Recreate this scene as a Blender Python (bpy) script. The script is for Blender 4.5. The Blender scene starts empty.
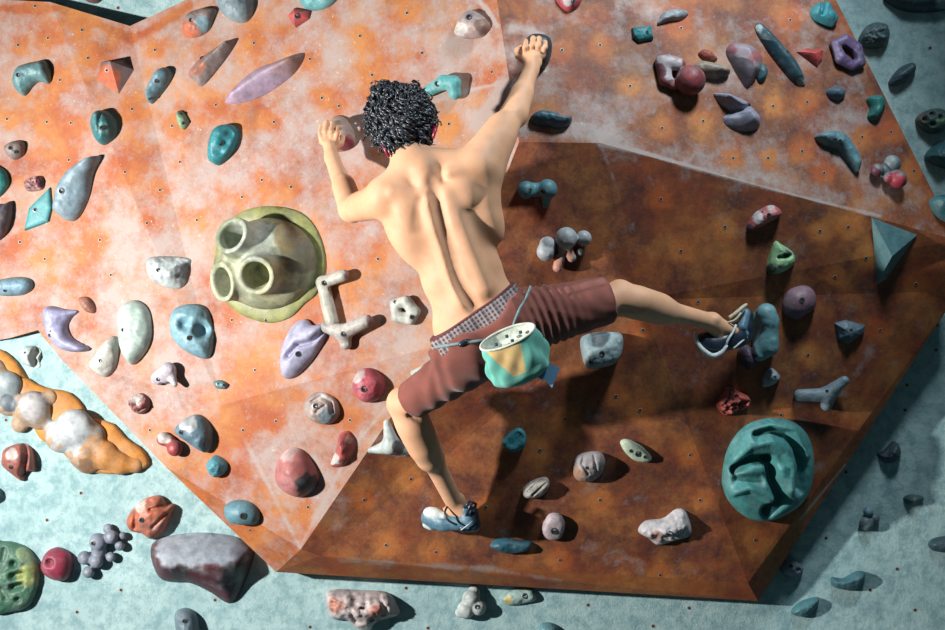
import bpy, math, random
import numpy as np
from mathutils import Vector, Matrix, noise
from mathutils.bvhtree import BVHTree
random.seed(7); rng = np.random.default_rng(7)
S = bpy.context.scene; COL = S.collection
# ------------------------------------------------------------------ camera
FPX, D, ZC = 1680.0, 6.5, 2.4
CAM = Vector((0, -D, ZC))
cd = bpy.data.cameras.new('camera'); cam = bpy.data.objects.new('camera', cd); COL.objects.link(cam)
cam.location = CAM; cam.rotation_euler = (math.pi/2, 0, 0)
cd.sensor_width = 36; cd.lens = 36*FPX/945; cd.clip_start = .05
S.camera = cam
def W(px, py, d):
    """point seen at photo position px,py standing d metres in front of the back wall"""
    s = (D-d)/FPX
    return Vector(((px-472.5)*s, -d, ZC+(315-py)*s))
def ray(px, py):
    return Vector(((px-472.5)/FPX, 1, (315-py)/FPX))
# ------------------------------------------------------------------ helpers
def link(o, parent=None):
    COL.objects.link(o)
    if parent: o.parent = parent
    return o
def tag(o, label, cat, group=None):
    o['label'] = label; o['category'] = cat
    if group: o['group'] = group
    return o
def mesh_obj(name, verts, faces, mat, parent=None, smooth=True, cols=None, attr='paint', matidx=None):
    me = bpy.data.meshes.new(name)
    if isinstance(verts, np.ndarray): verts = verts.tolist()
    if isinstance(faces, np.ndarray): faces = faces.tolist()
    me.from_pydata(verts, [], faces); me.update()
    for m in (mat if isinstance(mat, (list, tuple)) else [mat]): me.materials.append(m)
    if smooth: me.polygons.foreach_set('use_smooth', [True]*len(me.polygons))
    if cols is not None:
        a = me.color_attributes.new(attr, 'FLOAT_COLOR', 'POINT')
        c = np.ones((len(me.vertices), 4), dtype=np.float32); c[:, :3] = np.asarray(cols)[:, :3]
        a.data.foreach_set('color', c.ravel())
    if matidx is not None: me.polygons.foreach_set('material_index', matidx)
    me.update()
    return link(bpy.data.objects.new(name, me), parent)
# ---- materials
def newmat(name):
    m = bpy.data.materials.new(name); m.use_nodes = True
    nt = m.node_tree; b = nt.nodes['Principled BSDF']
    return m, nt, b
def N(nt, t, **kw):
    n = nt.nodes.new(t)
    for k, v in kw.items():
        if k in n.inputs: n.inputs[k].default_value = v
        else: setattr(n, k, v)
    return n
def mixc(nt, fac, a, b, mode='MIX'):
    n = nt.nodes.new('ShaderNodeMix'); n.data_type = 'RGBA'; n.blend_type = mode
    for sock, v in ((n.inputs[0], fac), (n.inputs[6], a), (n.inputs[7], b)):
        if hasattr(v, 'is_output'): nt.links.new(v, sock)
        elif isinstance(v, (int, float)): sock.default_value = v
        else: sock.default_value = (*v, 1)
    return n.outputs[2]
def math_(nt, op, a, b=None, clamp=False):
    n = nt.nodes.new('ShaderNodeMath'); n.operation = op; n.use_clamp = clamp
    for i, v in enumerate((a, b)):
        if v is None: continue
        if hasattr(v, 'is_output'): nt.links.new(v, n.inputs[i])
        else: n.inputs[i].default_value = v
    return n.outputs[0]
def mrange(nt, v, a, b, c=0., d=1.):
    n = nt.nodes.new('ShaderNodeMapRange'); nt.links.new(v, n.inputs[0])
    for i, x in enumerate((a, b, c, d)): n.inputs[i+1].default_value = x
    return n.outputs[0]
def noise_(nt, scale, detail=5, rough=.6, coord=None, dist=0.):
    n = N(nt, 'ShaderNodeTexNoise', Scale=scale, Detail=detail, Roughness=rough, Distortion=dist)
    if coord is None:
        coord = nt.nodes.new('ShaderNodeNewGeometry').outputs['Position']
    nt.links.new(coord, n.inputs['Vector'])
    return n.outputs['Fac']
def bump(nt, b, h, strength=.3, dist=.01):
    n = N(nt, 'ShaderNodeBump', Strength=strength, Distance=dist)
    nt.links.new(h, n.inputs['Height']); nt.links.new(n.outputs[0], b.inputs['Normal'])
def plain(name, col, rough=.6, metal=0., var=.15, scale=40, bmp=.15, sss=0., spec=.5):
    m, nt, b = newmat(name)
    f = noise_(nt, scale)
    nt.links.new(mixc(nt, mrange(nt, f, .3, .7), tuple(c*(1-var) for c in col), tuple(min(1, c*(1+var)) for c in col)), b.inputs['Base Color'])
    b.inputs['Roughness'].default_value = rough; b.inputs['Metallic'].default_value = metal
    b.inputs['Specular IOR Level'].default_value = spec
    if sss: 
        b.inputs['Subsurface Weight'].default_value = sss; b.inputs['Subsurface Scale'].default_value = .01
        b.inputs['Subsurface Radius'].default_value = (1, .4, .2)
    if bmp: bump(nt, b, f, bmp, .003)
    return m
def wear_shade_attr(nt):
    a = nt.nodes.new('ShaderNodeAttribute'); a.attribute_name = 'wear_shade'
    s = nt.nodes.new('ShaderNodeSeparateColor'); nt.links.new(a.outputs['Color'], s.inputs[0])
    return s.outputs
# orange painted plywood, chalked and scuffed
def mat_panel():
    m, nt, b = newmat('orange_painted_plywood')
    chalk, dirt_shade, clean = wear_shade_attr(nt)[:3]
    n1 = noise_(nt, 5, 6, .65); n2 = noise_(nt, 4.6, 9, .72); n3 = noise_(nt, 4.4, 8, .75)
    mid = noise_(nt, 16, 8, .8); sp = noise_(nt, 75, 4, .75); sp2 = noise_(nt, 38, 5, .8)
    base = mixc(nt, mrange(nt, n1, .38, .62), (.33, .080, .024), (.43, .175, .050))
    base = mixc(nt, math_(nt, 'MULTIPLY', mrange(nt, mid, .42, .68), .55), base, (0.252, 0.046, 0.015))
    # dirt: purple brown haze, also painting shade on the right facets
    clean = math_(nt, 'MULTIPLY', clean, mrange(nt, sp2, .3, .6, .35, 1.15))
    df = math_(nt, 'ADD', mrange(nt, n3, .34, .66, -.5, .5), math_(nt, 'MULTIPLY', dirt_shade, 1.0))
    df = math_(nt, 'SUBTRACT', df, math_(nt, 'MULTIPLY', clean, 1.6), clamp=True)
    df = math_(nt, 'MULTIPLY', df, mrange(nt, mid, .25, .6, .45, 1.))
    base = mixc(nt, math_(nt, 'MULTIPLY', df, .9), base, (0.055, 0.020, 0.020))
    # chalk haze
    cf = math_(nt, 'ADD', mrange(nt, n2, .36, .64, -.55, .55), mrange(nt, mid, .3, .7, -.5, .5))
    cf = math_(nt, 'ADD', cf, chalk)
    cf = math_(nt, 'SUBTRACT', cf, math_(nt, 'MULTIPLY', clean, .9), clamp=True)
    base = mixc(nt, math_(nt, 'MULTIPLY', cf, .85), base, (.345, .292, .275))
    # specks of chalk and chipped paint
    s1 = math_(nt, 'MULTIPLY', mrange(nt, sp, .60, .70), mrange(nt, sp2, .45, .7))
    s1 = math_(nt, 'MULTIPLY', s1, math_(nt, 'ADD', math_(nt, 'MULTIPLY', chalk, .9), .25, clamp=True))
    base = mixc(nt, s1, base, (.82, .76, .72))
    s2 = mrange(nt, sp2, .62, .72); base = mixc(nt, math_(nt, 'MULTIPLY', s2, .45), base, (0.185, 0.067, 0.042))
    nt.links.new(base, b.inputs['Base Color'])
    b.inputs['Roughness'].default_value = .62
    b.inputs['Specular IOR Level'].default_value = .35
    hb = math_(nt, 'ADD', math_(nt, 'MULTIPLY', sp, .35), mid)
    bump(nt, b, hb, .35, .006)
    return m
def mat_wall():
    m, nt, b = newmat('grey_green_textured_wall')
    n1 = noise_(nt, 3.2, 7, .65); sp = noise_(nt, 60, 5, .8); mid = noise_(nt, 17, 6, .72)
    c = mixc(nt, mrange(nt, n1, .35, .65), (.27, .42, .435), (.38, .54, .545))
    c = mixc(nt, math_(nt, 'MULTIPLY', mrange(nt, mid, .44, .60), .75), c, (.15, .28, .31))
    c = mixc(nt, mrange(nt, sp, .60, .72), c, (.45, .60, .60))
    c = mixc(nt, mrange(nt, sp, .38, .28), c, (.12, .24, .27))
    nt.links.new(c, b.inputs['Base Color']); b.inputs['Roughness'].default_value = .8
    bump(nt, b, math_(nt, 'ADD', sp, mid), .5, .008)
    return m
def mat_hold():
    m, nt, b = newmat('cast_resin_hold')
    a = nt.nodes.new('ShaderNodeAttribute'); a.attribute_name = 'paint'
    n1 = noise_(nt, 26, 6, .7); n2 = noise_(nt, 110, 4, .7); n3 = noise_(nt, 11, 5, .7)
    c = mixc(nt, mrange(nt, n1, .35, .65, 0, .5), a.outputs['Color'], (.04, .06, .08))
    c = mixc(nt, math_(nt, 'MULTIPLY', mrange(nt, n3, .5, .72), .16), c, (.60, .62, .62))
    c = mixc(nt, 1., c, (.86, .86, .86), 'MULTIPLY')
    nt.links.new(c, b.inputs['Base Color']); b.inputs['Roughness'].default_value = .5
    b.inputs['Specular IOR Level'].default_value = .4
    bump(nt, b, math_(nt, 'ADD', math_(nt, 'MULTIPLY', n2, .4), n1), .35, .004)
    return m
M_panel, M_wall, M_hold = mat_panel(), mat_wall(), mat_hold()
M_bolt = plain('dark_steel_bolt', (.09, .10, .11), .4, .7)
M_hole = plain('black_threaded_hole', (.006, .006, .008), .9, 0)
M_ring = plain('worn_plate_ring', (.30, .22, .18), .6, .3)
# ------------------------------------------------------------------ SDF modelling
class Vol:
    def __init__(s, lo, hi, res):
        s.lo = np.array(lo, dtype=np.float32); s.res = res
        s.n = np.ceil((np.array(hi)-np.array(lo))/res).astype(int)+1
        s.v = np.full(s.n, .06, dtype=np.float32)
    def sub(s, lo, hi):
        a = np.clip(np.floor((np.array(lo)-s.lo)/s.res).astype(int), 0, s.n-1)
        b = np.clip(np.ceil((np.array(hi)-s.lo)/s.res).astype(int)+1, 1, s.n)
        sl = tuple(slice(int(x), int(y)) for x, y in zip(a, b))
        ax = [s.lo[i]+s.res*np.arange(a[i], b[i], dtype=np.float32) for i in range(3)]
        X, Y, Z = np.meshgrid(*ax, indexing='ij')
        return sl, X, Y, Z
    def comb(s, sl, d, k, op):
        a = s.v[sl]
        if op == 'add':
            if k > 0:
                h = np.maximum(k-np.abs(a-d), 0)/k; s.v[sl] = np.minimum(a, d)-h*h*k*.25
            else: s.v[sl] = np.minimum(a, d)
        else:
            d = -d
            if k > 0:
                h = np.maximum(k-np.abs(a-d), 0)/k; s.v[sl] = np.maximum(a, d)+h*h*k*.25
            else: s.v[sl] = np.maximum(a, d)
    def cone(s, a, b, r1, r2, k=.02, op='add', flat=False):
        a = np.array(a, dtype=np.float32); b = np.array(b, dtype=np.float32); R = max(r1, r2)+k+.03
        sl, X, Y, Z = s.sub(np.minimum(a, b)-R, np.maximum(a, b)+R)
        ab = b-a; L2 = float(ab@ab)+1e-12
        t = ((X-a[0])*ab[0]+(Y-a[1])*ab[1]+(Z-a[2])*ab[2])/L2; h = np.clip(t, 0, 1)
        q = np.sqrt((X-a[0]-h*ab[0])**2+(Y-a[1]-h*ab[1])**2+(Z-a[2]-h*ab[2])**2)
        d = q-(r1+(r2-r1)*h)
        if flat:
            rad = np.sqrt(np.maximum((X-a[0]-t*ab[0])**2+(Y-a[1]-t*ab[1])**2+(Z-a[2]-t*ab[2])**2, 0))-(r1+(r2-r1)*h)
            L = math.sqrt(L2); cap = np.maximum(-t*L, (t-1)*L)
            d = np.maximum(rad, cap)
        s.comb(sl, d, k, op)
    def ball(s, c, r, k=.02, op='add'): s.cone(c, Vector(c)+Vector((0, 0, 1e-4)), r, r, k, op)
    def ell(s, c, r, ax=None, k=.02, op='add'):
        c = np.array(c, dtype=np.float32); R = max(r)+k+.03
        sl, X, Y, Z = s.sub(c-R, c+R)
        P = np.stack([X-c[0], Y-c[1], Z-c[2]])
        if ax is not None: P = np.einsum('ij,jabc->iabc', np.array(ax, dtype=np.float32), P)
        r = np.array(r, dtype=np.float32).reshape(3, 1, 1, 1)
        k0 = np.sqrt(((P/r)**2).sum(0)); k1 = np.sqrt(((P/r**2)**2).sum(0))+1e-9
        s.comb(sl, k0*(k0-1)/k1, k, op)
    def plane(s, p, n, k=.004):           # keep the side the normal points away from
        n = Vector(n).normalized(); sl, X, Y, Z = s.sub(s.lo, s.lo+s.n*s.res)
        d = (X-p[0])*n[0]+(Y-p[1])*n[1]+(Z-p[2])*n[2]
        s.comb(sl, -d, k, 'cut')
    def grid(s): return s.sub(s.lo, s.lo+s.n*s.res)
    def mesh(s):
        v = s.v.copy(); v[0] = v[-1] = .05; v[:, 0] = v[:, -1] = .05; v[:, :, 0] = v[:, :, -1] = .05
        ins = v < 0; n = np.array(v.shape)-1
        cs = [(i, j, k) for i in (0, 1) for j in (0, 1) for k in (0, 1)]
        def cor(A, o): return A[o[0]:n[0]+o[0], o[1]:n[1]+o[1], o[2]:n[2]+o[2]]
        cnt = sum(cor(ins, o).astype(np.int8) for o in cs)
        act = (cnt > 0) & (cnt < 8); idx = np.argwhere(act)
        ids = -np.ones(n, dtype=np.int64); ids[act] = np.arange(len(idx))
        acc = np.zeros((len(idx), 3)); num = np.zeros(len(idx))
        I, J, K = idx.T
        for a in cs:
            for ax in range(3):
                if a[ax]: continue
                b = list(a); b[ax] = 1
                va = v[I+a[0], J+a[1], K+a[2]]; vb = v[I+b[0], J+b[1], K+b[2]]
                m = (va < 0) != (vb < 0); t = np.where(m, va/(va-vb+1e-20), 0)
                for q in range(3):
                    acc[:, q] += np.where(m, a[q]+(t if q == ax else 0), 0)
                num += m
        P = (idx+acc/num[:, None])*s.res+s.lo
        F = []
        for ax in range(3):
            u, w = [q for q in range(3) if q != ax]
            sa = [slice(None)]*3; sb = [slice(None)]*3; sa[ax] = slice(0, -1); sb[ax] = slice(1, None)
            A = ins[tuple(sa)]; B = ins[tuple(sb)]
            E = np.argwhere(A != B)
            E = E[(E[:, u] > 0) & (E[:, w] > 0) & (E[:, u] < n[u]) & (E[:, w] < n[w])]
            sgn = A[tuple(E.T)]
            def g(du, dw):
                e = E.copy(); e[:, u] += du; e[:, w] += dw; return ids[tuple(e.T)]
            q = np.stack([g(-1, -1), g(0, -1), g(0, 0), g(-1, 0)], 1)
            flip = sgn if ax != 1 else ~sgn
            q[~flip] = q[~flip][:, ::-1]
            F.append(q)
        F = np.concatenate(F); F = F[(F >= 0).all(1)]
        return P, F
def relax(P, F, it=2, f=.5):
    e = np.concatenate([F[:, [0, 1]], F[:, [1, 2]], F[:, [2, 3]], F[:, [3, 0]]]); e = np.concatenate([e, e[:, ::-1]])
    c = np.bincount(e[:, 0], minlength=len(P))[:, None]
    for _ in range(it):
        s_ = np.stack([np.bincount(e[:, 0], weights=P[e[:, 1], q], minlength=len(P)) for q in range(3)], 1)
        P = P*(1-f)+s_/np.maximum(c, 1)*f
    return P
def tube(pts, r, seg=8, closed=False, flat=None):
    """verts, faces of a tube swept along pts; r a number or a list"""
    pts = [Vector(p) for p in pts]; n = len(pts); V = []; F = []
    rr = r if isinstance(r, (list, tuple)) else [r]*n
    up = Vector((.3, -.9, .2)).normalized()
    for i, p in enumerate(pts):
        t = (pts[(i+1) % n if closed else min(i+1, n-1)]-pts[(i-1) % n if closed else max(i-1, 0)])
        t = t.normalized() if t.length > 1e-9 else Vector((0, 0, 1))
        a = t.cross(up); a = a.normalized() if a.length > 1e-4 else t.orthogonal().normalized(); b = a.cross(t)
        w = flat or 1.
        for k in range(seg):
            th = 2*math.pi*k/seg; V.append(p+(a*math.cos(th)*w+b*math.sin(th))*rr[i])
    for i in range(n if closed else n-1):
        j = (i+1) % n
        for k in range(seg):
            l = (k+1) % seg; F.append((i*seg+k, i*seg+l, j*seg+l, j*seg+k))
    if not closed:
        F.append(tuple(range(seg))[::-1]); F.append(tuple((n-1)*seg+k for k in range(seg)))
    return V, F
def merge(parts):
    V, F = [], []
    for v, f in parts:
        o = len(V); V += [Vector(p) for p in v]; F += [tuple(i+o for i in q) for q in f]
    return V, F
def crom(pts, n, closed=True):
    """Catmull-Rom resample of a point list into n points"""
    P = [np.array(p, dtype=float) for p in pts]; m = len(P); segs = m if closed else m-1; out = []
    for i in range(n):
        t = i/n*segs if closed else i/(n-1)*segs
        k = min(int(t), segs-1); f = t-k
        g = (lambda q: P[q % m]) if closed else (lambda q: P[max(0, min(m-1, q))])
        a, b, c, d = g(k-1), g(k), g(k+1), g(k+2)
        out.append(.5*((2*b)+(c-a)*f+(2*a-5*b+4*c-d)*f*f+(3*b-a-3*c+d)*f**3))
    return out
# ------------------------------------------------------------------ the wall
PV = dict(
 a0=(-70,-4,.012), a1=(50,2,.05), a2=(130,26,.09), a3=(190,-2,.14), a4=(270,-50,.22), a5=(486,-70,.46),
 b0=(-70,352,.012), b1=(10,338,.04), b2=(38,330,.06), b3=(60,358,.09), b4=(165,466,.17), b5=(276,572,.12),
 v=(301,549,.25), m=(440,345,.50), j=(519,142,.62), k=(600,143,.59), e=(222,405,.265),
 q1=(320,556,.23), q2=(748,583,.14), q3=(922,292,.22), o1=(758,601,.08), o2=(951,303,.17), r=(957,240,.27),
 t1=(836,0,.22), t2=(806,-70,.16), s=(640,300,.435))
PW = {k: W(*v) for k, v in PV.items()}
# high last values paint shade onto the right facets: (triangle, chalk, dirt)
TRI = [(t, .44, .14) for t in ('a0 a1 b0','a1 b1 b0','a1 b2 b1','a1 e b2','a1 a2 e','a2 m e','a2 a3 m','a3 a4 m','a4 a5 m','a5 j m','b2 e b3')]
TRI += [(t, .36, .14) for t in ('b3 e b4','e m v')] + [('e v b4', .34, .14), ('b4 v b5', .12, .16)]
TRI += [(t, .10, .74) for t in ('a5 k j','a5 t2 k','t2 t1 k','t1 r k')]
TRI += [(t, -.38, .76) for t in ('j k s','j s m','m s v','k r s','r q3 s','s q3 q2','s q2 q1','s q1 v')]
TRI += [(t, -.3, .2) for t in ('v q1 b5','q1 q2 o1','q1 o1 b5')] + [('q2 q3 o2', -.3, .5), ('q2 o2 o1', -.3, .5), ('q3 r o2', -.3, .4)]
rim = 'a0 a1 a2 a3 a4 a5 t2 t1 r o2 o1 b5 b4 b3 b2 b1 b0'.split()
TR3 = [tuple(PW[x] for x in t.split()) for t, _, _ in TRI]
def panel_hit(px, py):
    """nearest point and normal of the orange panelling seen at px,py (None beside it)"""
    dr = ray(px, py); best = None
    for a, b, c in TR3:
        n = (b-a).cross(c-a)
        if n.length < 1e-9: continue
        n.normalize()
        if n.y > 0: n = -n
        dn = dr.dot(n)
        if abs(dn) < 1e-9: continue
        t = (a-CAM).dot(n)/dn; p = CAM+dr*t
        # inside test in x,z
        def cr(u, v, w): return (v.x-u.x)*(w.z-u.z)-(v.z-u.z)*(w.x-u.x)
        s1, s2, s3 = cr(a, b, p), cr(b, c, p), cr(c, a, p)
        if (min(s1, s2, s3) >= -1e-7 or max(s1, s2, s3) <= 1e-7) and (best is None or t < best[2]): best = (p, n, t)
    return best
def surf(px, py):
    h = panel_hit(px, py)
    if h: return h[0], h[1], 'panel'
    dr = ray(px, py); return CAM+dr*D, Vector((0, -1, 0)), 'wall'
HOLES = [(18,45),(35,6),(48,38),(60,80),(7,119),(47,122),(71,123),(155,50),(82,30),(88,58),(132,109),(172,126),(216,105),(69,160),(125,172),(180,162),(147,223),(197,220),(111,275),(45,259),(20,242),(254,43),(310,59),(360,36),(422,53),(407,13),(372,75),(322,98),(274,122),(449,124),(339,106),(242,197),(291,187),(378,259),(232,320),(255,370),(276,421),(243,430),(308,507),(364,500),(386,545),(411,479),(436,552),(562,50),(600,45),(630,86),(681,28),(662,128),(492,72),(703,121),(790,20),(773,106),(807,102),(891,132),(862,137),(802,151),(733,158),(768,158),(661,199),(681,251),(698,302),(824,173),(914,171),(820,231),(848,227),(835,277),(725,227),(916,284),(866,258),(565,419),(616,396),(643,330),(540,450),(781,415),(755,540),(486,507),(690,455),(640,410),(700,500),(808,355),(880,330),(600,500),(560,560),(660,575),(350,420),(190,500),(262,180),(310,235),(160,190),(100,240),(250,530),(150,430)]
WHOLES = [(82,378),(6,420),(81,493),(47,520),(121,590),(77,612),(588,605),(689,608),(653,626),(406,588),(310,627),(428,628),(846,472),(826,538),(897,569),(937,325),(936,350),(907,385),(930,48),(915,610),(905,410),(870,590),(118,8),(215,600)]
def seg_d(X, Y, pts):
    best = np.full(X.shape, 1e9)
    for (x1, y1), (x2, y2) in zip(pts[:-1], pts[1:]):
        dx, dy = x2-x1, y2-y1; t = np.clip(((X-x1)*dx+(Y-y1)*dy)/(dx*dx+dy*dy+1e-9), 0, 1)
        best = np.minimum(best, np.hypot(X-x1-t*dx, Y-y1-t*dy))
    return best
# chalk rubbed onto the panels: (points, radius, amount)
CHALK = [([(832,-10),(953,238)],3.5,-1.5),([(951,300),(758,599)],5,-.8),([(240,250),(150,230),(200,200)],45,.35),([(330,60),(300,90),(330,130)],30,.4),([(120,300),(150,320)],35,.3),([(20,20),(45,40)],22,.3),
 ([(300,430),(320,500),(335,520)],20,.6),([(270,440),(290,500)],12,.4),([(170,360),(170,400)],14,.5),([(392,255),(395,265)],14,.3),([(480,2),(488,10),(497,26)],1.8,1.6),([(415,108),(470,90),(515,80)],1.6,.9),
 ([(505,92),(492,108),(482,124)],9,1.7),([(512,28),(530,30),(545,40)],6,.9),([(540,68),(545,69)],4,1.2),([(520,128),(560,132),(610,140)],6,.7),([(575,126),(590,127)],3,1.2),
 ([(600,144),(640,152),(700,170)],1.8,1.9),([(700,170),(760,187),(880,216),(870,213)],1.4,.8),([(600,140),(700,160),(860,205)],10,.35),([(600,144),(618,190),(622,215)],1.8,.35),
 ([(590,410),(620,400)],14,.4),([(640,440),(650,436)],8,.5),([(690,430),(710,440)],6,.4),([(500,470),(560,460)],10,.4),([(560,500),(600,490)],8,.5),([(570,540),(620,550),(660,580)],7,.5),
 ([(340,560),(480,568),(560,580)],3,.8),([(345,500),(420,495)],12,.4),([(380,440),(395,455)],8,.5),([(800,520),(845,465)],1.5,1.6),([(840,400),(870,350)],5,.5),([(810,370),(830,350)],8,.4),
 ([(300,548),(350,450),(440,345),(470,290)],2.0,.5),([(240,430),(300,548)],2.,.5),([(820,10),(800,60)],10,.4),([(640,20),(700,30)],14,.3),([(720,60),(700,100)],16,.35),([(600,130),(760,190)],30,.15),([(130,40),(160,25),(190,5)],4,-.9),([(0,8),(60,8),(130,38)],4,-.9),
 ([(724,222),(730,228)],9,.8),([(683,246),(680,250)],8,.8),([(695,293),(700,300)],9,.6),([(660,190),(664,196)],9,.5)]
def build_panel():
    Vs, Fs, Cs = [], [], []; off = 0
    for (a, b, c), (_, ck, dt) in zip(TR3, TRI):
        n = (b-a).cross(c-a)
        if n.y > 0: b, c = c, b
        L = max((a-b).length, (b-c).length, (c-a).length); m = max(4, int(L/.0075))
        a_, b_, c_ = (np.array(x) for x in (a, b, c))
        ii, jj = np.meshgrid(np.arange(m+1), np.arange(m+1), indexing='ij'); ok = ii+jj <= m
        I, J = ii[ok], jj[ok]; idx = -np.ones((m+2, m+2), int); idx[I, J] = np.arange(len(I))
        P = a_+(b_-a_)*(I/m)[:, None]+(c_-a_)*(J/m)[:, None]
        o1 = I+J < m; F = [np.stack([idx[I[o1], J[o1]], idx[I[o1]+1, J[o1]], idx[I[o1], J[o1]+1]], 1)]
        o2 = I+J < m-1; F.append(np.stack([idx[I[o2]+1, J[o2]], idx[I[o2]+1, J[o2]+1], idx[I[o2], J[o2]+1]], 1))
        F = np.concatenate(F)+off
        Vs.append(P); Fs.append(F); off += len(P)
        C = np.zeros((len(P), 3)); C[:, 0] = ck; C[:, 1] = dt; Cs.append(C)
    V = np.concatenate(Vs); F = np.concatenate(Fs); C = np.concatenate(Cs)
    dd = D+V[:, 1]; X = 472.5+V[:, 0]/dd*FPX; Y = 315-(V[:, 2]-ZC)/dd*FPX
    for pts, r, am in CHALK:
        d = seg_d(X, Y, pts) if len(pts) > 1 else np.hypot(X-pts[0][0], Y-pts[0][1])
        C[:, 0] += am*np.exp(-(d/r)**2)
    for hx, hy in HOLES:
        d = np.hypot(X-hx, Y-hy); on = C[:, 1] > .1
        C[:, 2] += np.where(on, 1.0, .25)*np.exp(-(d/11)**2)
    nf = len(F); F = F.tolist(); V = V.tolist(); C = C.tolist()
    # sides back to the wall
    for x, y in zip(rim, rim[1:]+rim[:1]):
        p, q = PW[x], PW[y]; o = len(V)
        for w in (p, q, Vector((q.x, 0, q.z)), Vector((p.x, 0, p.z))): V.append(list(w)); C.append([-.5, .3, 0])
        F.append((o, o+1, o+2, o+3))
    ob = mesh_obj('wall_volume', V, F, M_panel, smooth=False, cols=C, attr='wear_shade')
    tag(ob, 'large orange faceted plywood climbing wall, chalk-marked, bolted in front of the grey-green wall', 'climbing wall')
    return ob
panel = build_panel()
wv = [(-5, 0, 0), (5, 0, 0), (5, 0, 5.6), (-5, 0, 5.6), (-5, .12, 0), (5, .12, 0), (5, .12, 5.6), (-5, .12, 5.6)]
wall = mesh_obj('wall_back', wv, [(0, 1, 2, 3), (5, 4, 7, 6), (4, 0, 3, 7), (1, 5, 6, 2), (3, 2, 6, 7), (4, 5, 1, 0)], M_wall, smooth=False)
wall['kind'] = 'structure'
def bolt_hole_mesh():
    V, F, mi = [], [], []; n = 12
    prof = [(.0075, -.001), (.0072, .0012), (.0045, .0014), (.0042, .0004), (0, .0004)]
    for r, h in prof:
        for k in range(n): V.append((r*math.cos(2*math.pi*k/n), r*math.sin(2*math.pi*k/n), h))
    for i in range(len(prof)-1):
        for k in range(n):
            l = (k+1) % n; F.append((i*n+k, i*n+l, (i+1)*n+l, (i+1)*n+k)); mi.append(0 if i < 2 else 1)
    me = bpy.data.meshes.new('bolt_hole'); me.from_pydata(V, [], F); me.materials.append(M_ring); me.materials.append(M_hole)
    me.polygons.foreach_set('material_index', mi); me.update(); return me
BH = bolt_hole_mesh()
def place_on(me, name, p, n, parent, sc=1.):
    o = bpy.data.objects.new(name, me); o.location = p; o.rotation_euler = n.to_track_quat('Z', 'Y').to_euler(); o.scale = (sc,)*3
    return link(o, parent)
for hx, hy in HOLES:
    h = panel_hit(hx, hy)
    if h: place_on(BH, 'bolt_hole', h[0], h[1], panel)
for hx, hy in WHOLES:
    if not panel_hit(hx, hy):
        p, n, _ = surf(hx, hy); place_on(BH, 'bolt_hole', p, n, wall)
# ------------------------------------------------------------------ climbing holds
def bolt_mesh():
    V, F, mi = [], [], []; n = 12
    prof = [(.011, -.003), (.011, .0012), (.0075, .0016), (.0065, -.0002), (0, -.0002)]
    for r, h in prof:
        for k in range(n): V.append((r*math.cos(2*math.pi*k/n), r*math.sin(2*math.pi*k/n), h))
    for i in range(len(prof)-1):
        for k in range(n):
            l = (k+1) % n; F.append((i*n+k, i*n+l, (i+1)*n+l, (i+1)*n+k)); mi.append(0 if i < 2 else 1)
    me = bpy.data.meshes.new('bolt'); me.from_pydata(V, [], F); me.materials.append(M_bolt); me.materials.append(M_hole)
    me.polygons.foreach_set('material_index', mi); me.update(); return me
BM = bolt_mesh()
G_O, G_W = 'climbing holds bolted to the orange wall', 'climbing holds bolted to the grey-green wall'
def finish(o, label, bolts, on):
    tag(o, label, 'climbing hold', G_O if on == 'panel' else G_W)
    me = o.data; bv = BVHTree.FromPolygons([v.co for v in me.vertices], [tuple(p.vertices) for p in me.polygons])
    org = o.location.copy()
    for b in bolts:
        h = bv.ray_cast(CAM-org, ray(b[0], b[1]).normalized())
        if h[0] is None: continue
        n = h[1] if h[1].y < 0 else -h[1]
        n = (n*.5+Vector((0, -1, 0))*.5).normalized()
        place_on(BM, 'bolt', h[0]+n*.0005, n, o, b[2] if len(b) > 2 else .8)
def paint(Pw, base, patches, jag=.25):
    """colour per vertex: base coat with differently coloured zones (photo position, radius px)"""
    C = np.tile(np.array(base, dtype=float), (len(Pw), 1))
    dd = D+Pw[:, 1]; X = 472.5+Pw[:, 0]/dd*FPX; Y = 315-(Pw[:, 2]-ZC)/dd*FPX
    if patches:
        nz = np.array([noise.noise(Vector(p)*38) for p in Pw])
    for x, y, r, c in patches:
        w = np.clip((1+jag*1.6*nz-np.hypot(X-x, Y-y)/r)*5+.5, 0, 1)[:, None]
        C = C*(1-w)+np.array(c)*w
    return C, X, Y
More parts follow.
